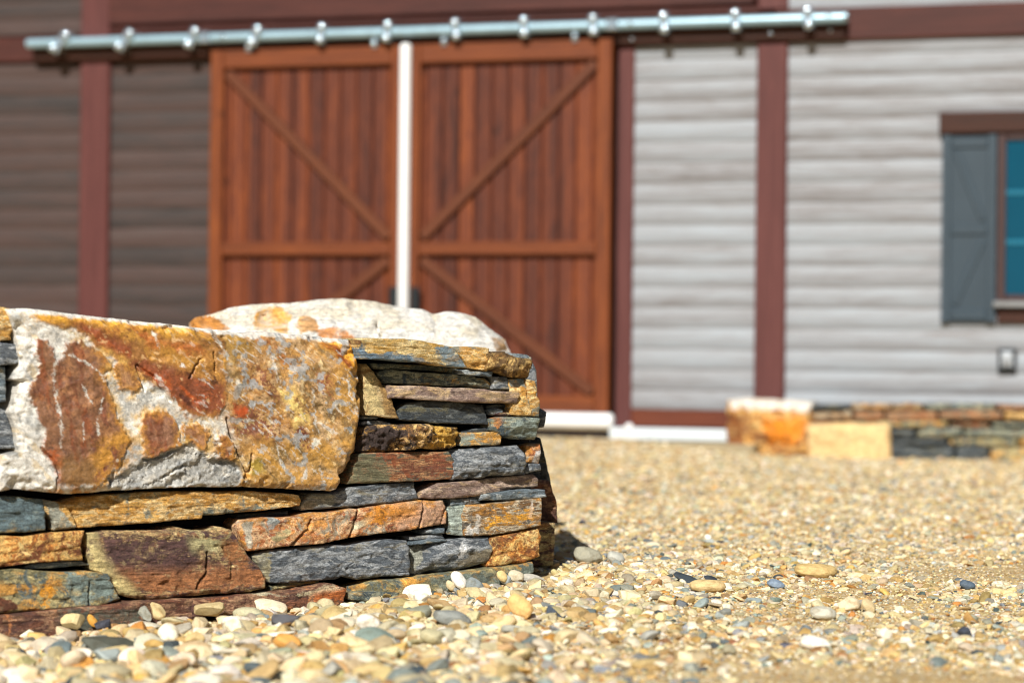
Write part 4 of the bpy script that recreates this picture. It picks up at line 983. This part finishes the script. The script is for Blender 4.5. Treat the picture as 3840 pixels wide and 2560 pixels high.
# --- threshold trim and guide roller at the base
tb = bz(2500, 1652, .20); tt = bz(2500, 1606, .20)
bevbox('base_trim', bu(2288, 1630, .2), bu(2790, 1630, .2), tb, tt, -.24, -.05, M['greywhite'], barn, .012)
ball('guide_roller', (bu(2358, 1604, .24), -.23, bz(2358, 1602, .24)), .034, M['white'], barn)
bevbox('footing', UL, bu(2860, 1640, .3), -.15, tb - .004, -.62, .05, plain_mat('concrete_footing', (150, 136, 108), .9, 0, .2, .15), barn, .02)

# --- window, lintel and shutter
win = empty('window', (0, 0, 0)); win.parent = barn
w0, w1 = bu(3740, 800, .05), bu(3740, 800, .05) + 1.5
wz0, wz1 = bz(3760, 1128, .05), bz(3760, 500, .05)
fw = .062
bevbox('frame', w0, w0 + fw, wz0, wz1, -.062, .05, M['winframe'], win, .006)
bevbox('frame', w1 - fw, w1, wz0, wz1, -.062, .05, M['winframe'], win, .006)
bevbox('frame', w0 + fw, w1 - fw, wz1 - .05, wz1, -.058, .05, M['winframe'], win, .006)
bevbox('frame', w0 + fw, w1 - fw, wz0, wz0 + .045, -.058, .05, M['winframe'], win, .006)
bevbox('pane', w0 + fw, w1 - fw, wz0 + .045, wz1 - .05, -.038, -.028, M['pane'], win, .001)
for py in (722, 908):
    z = bz(3800, py, .05)
    bevbox('glazing_bar', w0 + fw, w1 - fw, z - .018, z + .018, -.046, -.0385, M['blind'], win, .003)
bevbox('sill', w0 - .02, w1 + .02, bz(3780, 1152, .1), wz0 - .001, -.115, .05, M['metal'], win, .008)
bevbox('apron', w0 + .004, w1, bz(3780, 1212, .06), bz(3780, 1152, .1) - .002, -.055, .05, M['lintel'], win, .008)
bevbox('lintel', bu(3522, 460, .08), w1 + .35, bz(3600, 501, .08), bz(3600, 421, .08), -.085, .05, M['lintel'], barn, .01)
sh = empty('shutter', (0, 0, 0)); sh.parent = barn
s0, s1, sz0, sz1 = bu(3530, 850, .06), w0 - .004, bz(3630, 1210, .06), bz(3630, 503, .06)
bevbox('shutter_panel', s0, s1, sz0, sz1, -.050, -.024, M['shutter'], sh, .006)
for nm, a, b in (('shutter_rail', sz1 - .10, sz1 - .02), ('shutter_rail', bz(3630, 880, .06), bz(3630, 842, .06)), ('shutter_rail', sz0 + .02, sz0 + .10)):
    bevbox(nm, s0 + .07, s1 - .07, a, b, -.064, -.050, M['shutter'], sh, .005)
bevbox('shutter_stile', s0 + .002, s0 + .068, sz0 + .002, sz1 - .002, -.066, -.050, M['shutter'], sh, .005)
bevbox('shutter_stile', s1 - .068, s1 - .002, sz0 + .002, sz1 - .002, -.066, -.050, M['shutter'], sh, .005)
zmm = bz(3630, 842, .06)
diag('shutter_brace', (s0 + .10, sz1 - .12), (s1 - .10, zmm + .03), .05, -.062, -.050, M['shutter'], sh)
diag('shutter_brace', (s1 - .10, zmm - .12), (s0 + .10, sz0 + .13), .05, -.062, -.050, M['shutter'], sh)

# --- outlet box on the siding
ob0, ob1, oz0, oz1 = bu(3742, 1350, .04), bu(3812, 1350, .04), bz(3775, 1396, .04), bz(3775, 1306, .04)
ox, oy, oz = BARN.world((ob0 + ob1) / 2, -.03, (oz0 + oz1) / 2)
ob = empty('outlet_box', (ox, oy, oz), BA, 'small grey electrical outlet box in dark frame on pale siding', 'outlet box')
hw_, hh = (ob1 - ob0) / 2, (oz1 - oz0) / 2
bevbox('surround', -hw_, hw_, -hh, hh, -.02, .02, M['black'], ob, .006)
bevbox('cover', -hw_ * .62, hw_ * .62, -hh * .55, hh * .75, -.05, -.0205, M['boxgrey'], ob, .014)
bevbox('socket', -hw_ * .4, hw_ * .4, -hh * .3, hh * .1, -.056, -.0502, M['metal'], ob, .003)

# ------------------------------------------------------------------ low stone wall along the barn
LOWF = Frame(BARN.world(0, -.32, 0)[:2], BA)
low = empty('low_stone_wall', BARN.world(0, -.32, 0)[:2] + (0,), BA, 'low stacked stone wall with orange end block along the barn foot', 'stone wall')
RB = {}
stone('end_block', LOWF, [(2722, 1500), (2800, 1492), (2950, 1500), (3036, 1508)], [(2715, 1745), (2850, 1745), (3028, 1745)], R['orange'], low, prot=.12, thick=.4, res=.02, facet=.3, strata=0, rough=.03, edge=.05, wig=.02, seed=1301, frq=.3,
      paint=[((206, 200, 190), [(2715, 1490), (3040, 1490), (3030, 1545), (2900, 1535), (2740, 1530)], 12), ((120, 70, 34), [(2715, 1540), (2780, 1560), (2800, 1720), (2715, 1720)], 16), ((206, 122, 24), [(2870, 1570), (3020, 1570), (3010, 1660), (2880, 1660)], 20)], label='orange end block with pale top')
stone('pale_block', LOWF, [(3024, 1592), (3160, 1583), (3335, 1588)], [(3024, 1745), (3180, 1745), (3340, 1745)], R['ochre'], low, prot=.10, thick=.3, res=.02, facet=.1, strata=0, rough=.015, edge=.03, wig=.01, seed=1302, frq=.3,
      paint=[((214, 184, 132), [(3020, 1580), (3340, 1580), (3340, 1740), (3020, 1740)], 30)], label='pale yellow block')
rs = np.random.RandomState(8)
rows = [(1512, 1538), (1540, 1576), (1578, 1602), (1604, 1640), (1642, 1668), (1670, 1740)]
pal = ['dark', 'green', 'banded', 'ochre', 'olive', 'brown', 'dark', 'mixed', 'green', 'olive', 'dark', 'cragcap', 'mixed', 'banded']
for ri, (a, b) in enumerate(rows):
    x = 3012 if ri < 3 else 3345
    x -= rs.randint(0, 25)
    while x < 4150:
        wd_ = rs.randint(90, 300); sl = (x - 3000) * .004
        j = rs.uniform(-5, 5, 4)
        stone('stone', LOWF, [(x, a + j[0] + sl), (x + wd_ / 2, a + j[1] + sl), (x + wd_, a + j[0] + sl)], [(x, b + j[2] + sl), (x + wd_, b + j[2] + sl)], R[(pal if ri < 4 else ['dark', 'green', 'olive', 'dark', 'banded', 'mixed'])[rs.randint(len(pal) if ri < 4 else 6)]], low,
              prot=rs.uniform(.0, .06), thick=.25, res=.02, facet=.15, strata=0, rough=.01, edge=.02, wig=.006, seed=1400 + ri * 50 + x % 47, frq=.4)
        x += wd_ + 8
u0 = float(LOWF.uv(2760, 1600, 0)[0]); u1 = float(LOWF.uv(4150, 1600, 0)[0])
v, f = box_v(u0, u1, .06, .28, -.1, float(LOWF.uv(3300, 1520, 0)[1]))
link_mesh('core', v, f, R['core'], low, smooth=False)

# ------------------------------------------------------------------ gravel
def ico(sub):
    t = (1 + 5 ** .5) / 2
    V = [(-1, t, 0), (1, t, 0), (-1, -t, 0), (1, -t, 0), (0, -1, t), (0, 1, t), (0, -1, -t), (0, 1, -t), (t, 0, -1), (t, 0, 1), (-t, 0, -1), (-t, 0, 1)]
    V = [np.array(v) / np.linalg.norm(v) for v in V]
    F = [(0, 11, 5), (0, 5, 1), (0, 1, 7), (0, 7, 10), (0, 10, 11), (1, 5, 9), (5, 11, 4), (11, 10, 2), (10, 7, 6), (7, 1, 8), (3, 9, 4), (3, 4, 2), (3, 2, 6), (3, 6, 8), (3, 8, 9), (4, 9, 5), (2, 4, 11), (6, 2, 10), (8, 6, 7), (9, 8, 1)]
    for _ in range(sub):
        c = {}; N = []
        def mid(a, b):
            k = (min(a, b), max(a, b))
            if k not in c:
                m = V[a] + V[b]; V.append(m / np.linalg.norm(m)); c[k] = len(V) - 1
            return c[k]
        for a, b, d in F:
            x, y, z = mid(a, b), mid(b, d), mid(d, a)
            N += [(a, x, z), (b, y, x), (d, z, y), (x, y, z)]
        F = N
    return np.array(V), np.array(F)
ICO = {k: ico(k) for k in (2, 3, 4)}

def pebble_shape(seed, kind, sub=3):
    """Unit pebble, longest radius about 1. round: river-worn; block: broken and faceted; chip: thin slate."""
    rs = np.random.RandomState(seed)
    V, F = ICO[sub]
    V = V.copy()
    ax = {'round': (1, rs.uniform(.62, .9), rs.uniform(.4, .68)), 'block': (1, rs.uniform(.65, .95), rs.uniform(.5, .75)), 'chip': (1, rs.uniform(.55, .8), rs.uniform(.16, .26))}[kind]
    nc = {'round': 5, 'block': 13, 'chip': 10}[kind]
    V = np.sign(V) * np.abs(V) ** (.85 if kind == 'round' else .72)
    for k in range(nc):
        nrm = rs.normal(size=3); nrm /= np.linalg.norm(nrm)
        lim = rs.uniform(.74, .95) if kind == 'round' else rs.uniform(.55, .85)
        dd = V @ nrm; ov = np.clip(dd - lim, 0, None)
        V = V - nrm * (ov * (.75 if kind == 'round' else .96))[:, None]
    V = V * (1 + (.07 if kind == 'round' else .04) * fbm(V * 1.5 + seed, 3, seed)[:, None]) * np.array(ax)
    V = V * (1 + .025 * fbm(V * 6 + seed, 2, seed + 1)[:, None])
    return V - (V.max(0) + V.min(0)) / 2, F

def pebble_mat(name, instanced, c=None):
    s = NT(name)
    if instanced:
        at = s.n('ShaderNodeAttribute', attribute_name='pcol', attribute_type='INSTANCER'); base = at.outputs['Color']
        tc = s.n('ShaderNodeTexCoord'); P0 = tc.outputs['Object']
        a = s.n('ShaderNodeVectorMath', operation='ADD'); sc = s.n('ShaderNodeVectorMath', operation='SCALE'); sc.inputs['Scale'].default_value = 60
        s.l(base, sc.inputs[0]); s.l(P0, a.inputs[0]); s.l(sc.outputs[0], a.inputs[1]); P = a.outputs[0]; k = 1.0
    else:
        P, oi = s.rnd_coords(); base = L4(c); k = 22.0
    n1 = s.noise(P, 1.6 * k, 6, .65, .6)
    col = s.mix(.85, base, s.ramp(n1, [(.3, L4((206, 192, 170))), (.5, g(1.0)), (.7, (1.2, 1.17, 1.1, 1))]), 'MULTIPLY')
    n2 = s.noise(P, 9 * k, 5, .7)
    col = s.mix(.6, col, s.ramp(n2, [(.3, g(.7)), (.7, g(1.25))]), 'MULTIPLY')
    s.l(col, s.b.inputs['Base Color']); s.b.inputs['Roughness'].default_value = .68
    s.b.inputs['Specular IOR Level'].default_value = .35
    s.bump(n2, .25, .05 if instanced else .003)
    return s.m
PEB = pebble_mat('river_pebble', True)

# larger single stones that stand out of the gravel: (x0, x1, y0, y1 in the photo, kind, colour, tilt, label)
BIG = [
 (1508, 1625, 2200, 2268, 'block', (232, 222, 200), 0, 'angular white quartz stone at the foot of the wall'),
 (1690, 1751, 2152, 2222, 'round', (232, 228, 218), 1.0, 'long white pebble leaning against the footing stone'),
 (1671, 1709, 2182, 2224, 'round', (200, 184, 146), .6, 'round tan pebble beside the leaning white pebble'),
 (1746, 1816, 2174, 2240, 'round', (134, 142, 142), .5, 'grey green cobble right of the leaning white pebble'),
 (1874, 1920, 2160, 2200, 'round', (160, 168, 168), .3, 'speckled blue grey pebble against the end of footing stone'),
 (1904, 1966, 2144, 2188, 'round', (196, 184, 158), .2, 'smooth flat oval tan pebble near the wall corner'),
 (1862, 1904, 2136, 2180, 'round', (208, 184, 128), .8, 'yellowish oval pebble propped on the footing stone'),
 (2526, 2637, 2150, 2198, 'chip', (62, 70, 76), .25, 'large dark slate chip lying flat on the gravel'),
 (2640, 2692, 2160, 2186, 'chip', (54, 60, 68), .2, 'small dark slate chip next to larger slate chip'),
 (2978, 3140, 2120, 2178, 'round', (196, 168, 112), .05, 'long tan cobble half sunk in sandy gravel'),
 (2583, 2722, 2180, 2232, 'round', (204, 178, 128), .05, 'broad sandy flat stone below the dark slate chips'),
 (3138, 3231, 2244, 2304, 'block', (206, 190, 158), .2, 'pale broken block leaning among pebbles on the sandy patch'),
 (3229, 3284, 2254, 2310, 'round', (190, 170, 130), 1.1, 'upright tan disc pebble beside pale broken block'),
 (3036, 3136, 2282, 2334, 'round', (184, 180, 164), .25, 'smooth grey tan oval cobble in front of pale block'),
 (3598, 3658, 2180, 2220, 'round', (84, 98, 112), .8, 'dark blue tilted pebble on the sand'),
 (2876, 2943, 2176, 2216, 'round', (126, 142, 160), .5, 'blue grey oval pebble on the sand'),
 (3283, 3345, 2362, 2416, 'block', (232, 222, 202), .3, 'white blocky pebble in the blurred near gravel'),
 (3001, 3115, 2392, 2446, 'round', (236, 230, 216), .2, 'bright white flat cobble in the blurred near gravel'),
 (304, 532, 2408, 2474, 'chip', (82, 84, 74), .12, 'long dark olive slate slab lying on near gravel'),
 (1021, 1130, 2396, 2462, 'round', (204, 150, 78), .2, 'ochre orange cobble on near gravel'),
 (1334, 1428, 2324, 2392, 'round', (226, 220, 206), .3, 'smooth white egg shaped cobble on near gravel'),
 (1900, 2000, 2252, 2350, 'round', (222, 180, 116), .9, 'tall peach coloured cobble standing on gravel'),
 (2150, 2259, 2060, 2130, 'round', (150, 146, 128), .2, 'round grey cobble at the edge of the wall shadow'),
 (2276, 2343, 2074, 2127, 'round', (176, 176, 166), .3, 'pale grey cobble right of the grey shadow edge cobble'),
 (729, 843, 2258, 2314, 'block', (190, 172, 128), .1, 'blocky tan stone against the red brown footing'),
 (560, 621, 2276, 2344, 'block', (206, 184, 136), .9, 'upright tan stone leaning on the footing'),
 (519, 573, 2286, 2346, 'block', (146, 146, 134), .8, 'grey stone leaning on the upright tan stone'),
 (226, 314, 2312, 2374, 'block', (196, 178, 132), .3, 'squarish pale tan stone below the left footing'),
 (326, 366, 2322, 2372, 'round', (218, 160, 70), .6, 'small ochre pebble beside squarish pale tan stone'),
 (952, 1076, 2266, 2332, 'block', (218, 204, 176), .2, 'cream angular cobble before the red brown footing'),
 (690, 800, 2440, 2500, 'round', (222, 206, 166), .2, 'cream cobble on gravel near the dark slate slab'),
 (100, 180, 2390, 2450, 'round', (206, 170, 104), .2, 'golden cobble in the near left gravel'),
 (2430, 2480, 2230, 2262, 'block', (168, 160, 142), .2, 'grey broken pebble on the sand ahead of wall shadow'),
]
big_xy = []
GRP = 'larger stones lying on the gravel'
PM = {}
for k, (x0, x1, y0, y1, kind, col, tilt, lab) in enumerate(BIG):
    cx, cy = (x0 + x1) / 2, y1 - (y1 - y0) * .25
    X, Y, Z = ground_pick(cx, cy)
    wl = -(X - WALL.p0[0]) * WALL.s + (Y - WALL.p0[1]) * WALL.c; lx_ = (X - WALL.p0[0]) * WALL.c + (Y - WALL.p0[1]) * WALL.s
    need = -(.105 + (x1 - x0) * Y / FPX * .42)
    if lx_ < .08 and wl > need:                                   # rests against the foot of the wall, on the bank of pebbles there
        rx, ry, rz = [float(v) for v in ray(cx, cy)]
        t_ = (need + (-WALL.p0[0] * WALL.s + WALL.p0[1] * WALL.c)) / (-rx * WALL.s + ry * WALL.c)
        X, Y, Z = rx * t_, ry * t_, CAMZ + rz * t_
        Z = min(Z, float(gz(np.array([X]), np.array([Y]))[0]) + .016)
    wpx = (x1 - x0) * Y / FPX; hpx = (y1 - y0) * Y / FPX
    V, F = pebble_shape(2000 + k * 3, kind, 4)
    rs = np.random.RandomState(k)
    yaw = rs.uniform(-.35, .35)
    c_, s_ = math.cos(tilt), math.sin(tilt)
    if tilt > .75: c_, s_ = math.cos(.35), math.sin(.35)
    Rx = np.array([[1, 0, 0], [0, math.cos(-.3), -math.sin(-.3)], [0, math.sin(-.3), math.cos(-.3)]]) if kind == 'chip' else np.array([[1, 0, 0], [0, math.cos(.35), -math.sin(.35)], [0, math.sin(.35), math.cos(.35)]])
    if kind == 'chip': Rx = np.array([[1, 0, 0], [0, math.cos(.18), -math.sin(.18)], [0, math.sin(.18), math.cos(.18)]])
    Ry = np.array([[c_, 0, s_], [0, 1, 0], [-s_, 0, c_]])
    if 'long white pebble' in lab: Ry = np.array([[math.cos(.9), 0, math.sin(.9)], [0, 1, 0], [-math.sin(.9), 0, math.cos(.9)]])
    Rz = np.array([[math.cos(yaw), -math.sin(yaw), 0], [math.sin(yaw), math.cos(yaw), 0], [0, 0, 1]])
    V = V @ Rz.T @ Rx.T @ Ry.T
    ext = V.max(0) - V.min(0)
    V = V * np.array([wpx / ext[0], wpx / ext[0] * (.9 if kind != 'chip' else 1.0), (hpx * (.98 if kind != 'chip' else .9)) / ext[2]])
    V[:, 2] -= V[:, 2].min()
    key = tuple(col)
    if key not in PM: PM[key] = pebble_mat('pebble_%s' % '_'.join(map(str, key)), False, col)
    nm = {'round': 'cobble', 'block': 'broken_stone', 'chip': 'slate_chip'}[kind]
    o = link_mesh(nm, V, F, PM[key], None)
    o.location = Vector((X, Y, Z - hpx * .10 + (.010 if Y < 7.2 and X < .5 else .002))) + Vector(o.location)
    tag(o, lab, 'stone', GRP)
    big_xy.append((X, Y, wpx * .42))

# the rest of the gravel: uncountable, one object
KINDS = ['round'] * 4 + ['block'] * 8 + ['chip'] * 2
protos = []
for k, kd in enumerate(KINDS):
    V, F = pebble_shape(60 + k, kd, 3 if kd != 'chip' else 2)
    me = bpy.data.meshes.new('pebble_shape'); me.from_pydata(V.tolist(), [], F.tolist()); me.update()
    me.polygons.foreach_set('use_smooth', np.ones(len(me.polygons), bool)); me.materials.append(PEB)
    protos.append(bpy.data.objects.new('pebble_shape', me))

rng = np.random.RandomState(77)
COLS = np.array([(208, 190, 150), (216, 200, 164), (196, 172, 126), (222, 210, 182), (226, 220, 204), (236, 232, 224), (186, 158, 110), (204, 166, 104), (190, 136, 72), (178, 170, 152), (160, 160, 154), (136, 146, 150), (100, 112, 120), (72, 80, 88), (164, 126, 86), (204, 188, 168), (182, 194, 198)], float)
PRB = np.array([16, 16, 12, 15, 12, 6, 8, 3.4, 1.8, 8, 6.5, 5, 2.8, 2.4, 1.9, 1.4, 2.2]); PRB /= PRB.sum()
SANDY = [(ground_pick(px_, py_)[:2], rx_, ry_) for px_, py_, rx_, ry_ in ((3130, 2215, .30, .28), (2760, 2290, .22, .22), (2560, 2440, .36, .22), (3420, 2300, .34, .22), (3150, 2330, .2, .14), (2450, 2540, .5, .2), (3600, 2110, .4, .4))]
def scatter(n, ylo, yhi, rlo, rhi, power, thr, big=False):
    t = rng.rand(n); y = np.sqrt(ylo ** 2 + t * (yhi ** 2 - ylo ** 2))
    x = (rng.rand(n) * 2 - 1) * (y * .2118 * 1.12 + .15)
    P = np.stack([x, y, x * 0], -1)
    dens = fbm(P * np.array([1.1, 1.1, 1]), 3, 41) + .35 * fbm(P * 5, 2, 42)
    left = sst(.9, -.4, x) * sst(9.5, 7.0, y)                   # coarse bank near the wall
    keep = (dens + left * .8 - sst(.4, 1.2, x) * .12 + .25 > thr + rng.rand(n) * .3)
    r = rlo * (1 - rng.rand(n) * (1 - (rlo / rhi) ** power)) ** (-1 / power)
    r = r * (1 + .85 * left * (rng.rand(n) < .5))
    # clear of the wall, the boulder and the big stones
    lx = (x - WALL.p0[0]) * WALL.c + (y - WALL.p0[1]) * WALL.s; ly = -(x - WALL.p0[0]) * WALL.s + (y - WALL.p0[1]) * WALL.c
    keep &= ~((ly > -.10 - r * .3) & (ly < 2.0) & (lx < .06))
    by = -(x - BARN.p0[0]) * BARN.s + (y - BARN.p0[1]) * BARN.c
    keep &= by < -.3
    for bx_, by_, br_ in big_xy:
        keep &= ~(((x - bx_) ** 2 + (y - by_) ** 2 < (br_ + r * .5) ** 2) & (r > .007))
    for (sx_, sy_), ra_, rb_ in SANDY:
        dd_ = ((x - sx_) / ra_) ** 2 + ((y - sy_) / rb_) ** 2 + .9 * dens
        keep &= ~((dd_ < 1) & (rng.rand(n) < np.where(r > .0075, .72, .35)))
    if ylo > 12: keep &= rng.rand(n) < .6
    x, y, r, left = x[keep], y[keep], r[keep], left[keep]
    m = len(x)
    z = gz(x, y) + r * rng.uniform(-.12, .34, m) + left * r * .25
    rot = np.stack([rng.normal(0, .28, m), rng.normal(0, .28, m), rng.rand(m) * 6.283], -1)
    sc = np.stack([r * rng.uniform(.85, 1.25, m), r * rng.uniform(.8, 1.1, m), r * rng.uniform(.75, 1.1, m)], -1)
    ci = rng.choice(len(COLS), m, p=PRB)
    col = lin(COLS[ci] * np.array([1.0, .98, .925]) * rng.uniform(.80, 1.08, (m, 1)) + rng.normal(0, 3, (m, 3)))
    kd = rng.randint(0, len(KINDS), m)
    dark = np.isin(ci, (12, 13)); kd = np.where(dark & (rng.rand(m) < .45), 12 + rng.randint(0, 2, m), kd)
    return np.stack([x, y, z], -1), rot, sc, col, kd
parts = [scatter(60000, 4.7, 8.6, .005, .028, 1.8, -.12), scatter(56000, 8.4, 12.5, .005, .024, 1.9, -.7), scatter(70000, 12.3, 18.6, .008, .026, 2.0, -.8), scatter(90000, 5.0, 9.6, .0025, .0065, 1.3, -.5)]
pos, rot, scl, pcol, pk = [np.concatenate(q) for q in zip(*parts)]
order = np.argsort(pk, kind='stable')
pos, rot, scl, pcol, pk = pos[order], rot[order], scl[order], pcol[order], pk[order]
me = bpy.data.meshes.new('gravel'); me.vertices.add(len(pos)); me.vertices.foreach_set('co', pos.ravel())
for nm, dat, ty, fld in (('rot', rot, 'FLOAT_VECTOR', 'vector'), ('scl', scl, 'FLOAT_VECTOR', 'vector')):
    a = me.attributes.new(nm, ty, 'POINT'); a.data.foreach_set(fld, dat.ravel())
a = me.attributes.new('pcol', 'FLOAT_COLOR', 'POINT'); a.data.foreach_set('color', np.concatenate([pcol, np.ones((len(pcol), 1))], 1).ravel())
a = me.attributes.new('pk', 'INT', 'POINT'); a.data.foreach_set('value', pk.astype(np.int32))
gravel = bpy.data.objects.new('gravel', me); SC.collection.objects.link(gravel)
tag(gravel, kind='stuff'); me.materials.append(PEB)
ng = bpy.data.node_groups.new('gravel_scatter', 'GeometryNodeTree')
ng.interface.new_socket('Geometry', in_out='INPUT', socket_type='NodeSocketGeometry')
ng.interface.new_socket('Geometry', in_out='OUTPUT', socket_type='NodeSocketGeometry')
gi = ng.nodes.new('NodeGroupInput'); go = ng.nodes.new('NodeGroupOutput')
jo = ng.nodes.new('GeometryNodeJoinGeometry')
def nattr(name, dt):
    n_ = ng.nodes.new('GeometryNodeInputNamedAttribute'); n_.data_type = dt; n_.inputs['Name'].default_value = name
    return n_.outputs['Attribute']
for k, po in enumerate(protos):
    oi = ng.nodes.new('GeometryNodeObjectInfo'); oi.inputs['Object'].default_value = po; oi.inputs['As Instance'].default_value = True
    ip = ng.nodes.new('GeometryNodeInstanceOnPoints')
    cmp_ = ng.nodes.new('FunctionNodeCompare'); cmp_.data_type = 'INT'; cmp_.operation = 'EQUAL'
    ng.links.new(nattr('pk', 'INT'), cmp_.inputs[2]); cmp_.inputs[3].default_value = k
    er = ng.nodes.new('FunctionNodeEulerToRotation'); ng.links.new(nattr('rot', 'FLOAT_VECTOR'), er.inputs[0])
    ng.links.new(gi.outputs[0], ip.inputs['Points']); ng.links.new(cmp_.outputs[0], ip.inputs['Selection'])
    ng.links.new(oi.outputs['Geometry'], ip.inputs['Instance']); ng.links.new(er.outputs[0], ip.inputs['Rotation'])
    ng.links.new(nattr('scl', 'FLOAT_VECTOR'), ip.inputs['Scale']); ng.links.new(ip.outputs[0], jo.inputs[0])
ng.links.new(jo.outputs[0], go.inputs[0])
md = gravel.modifiers.new('scatter', 'NODES'); md.node_group = ng
print('gravel pieces', len(pos))
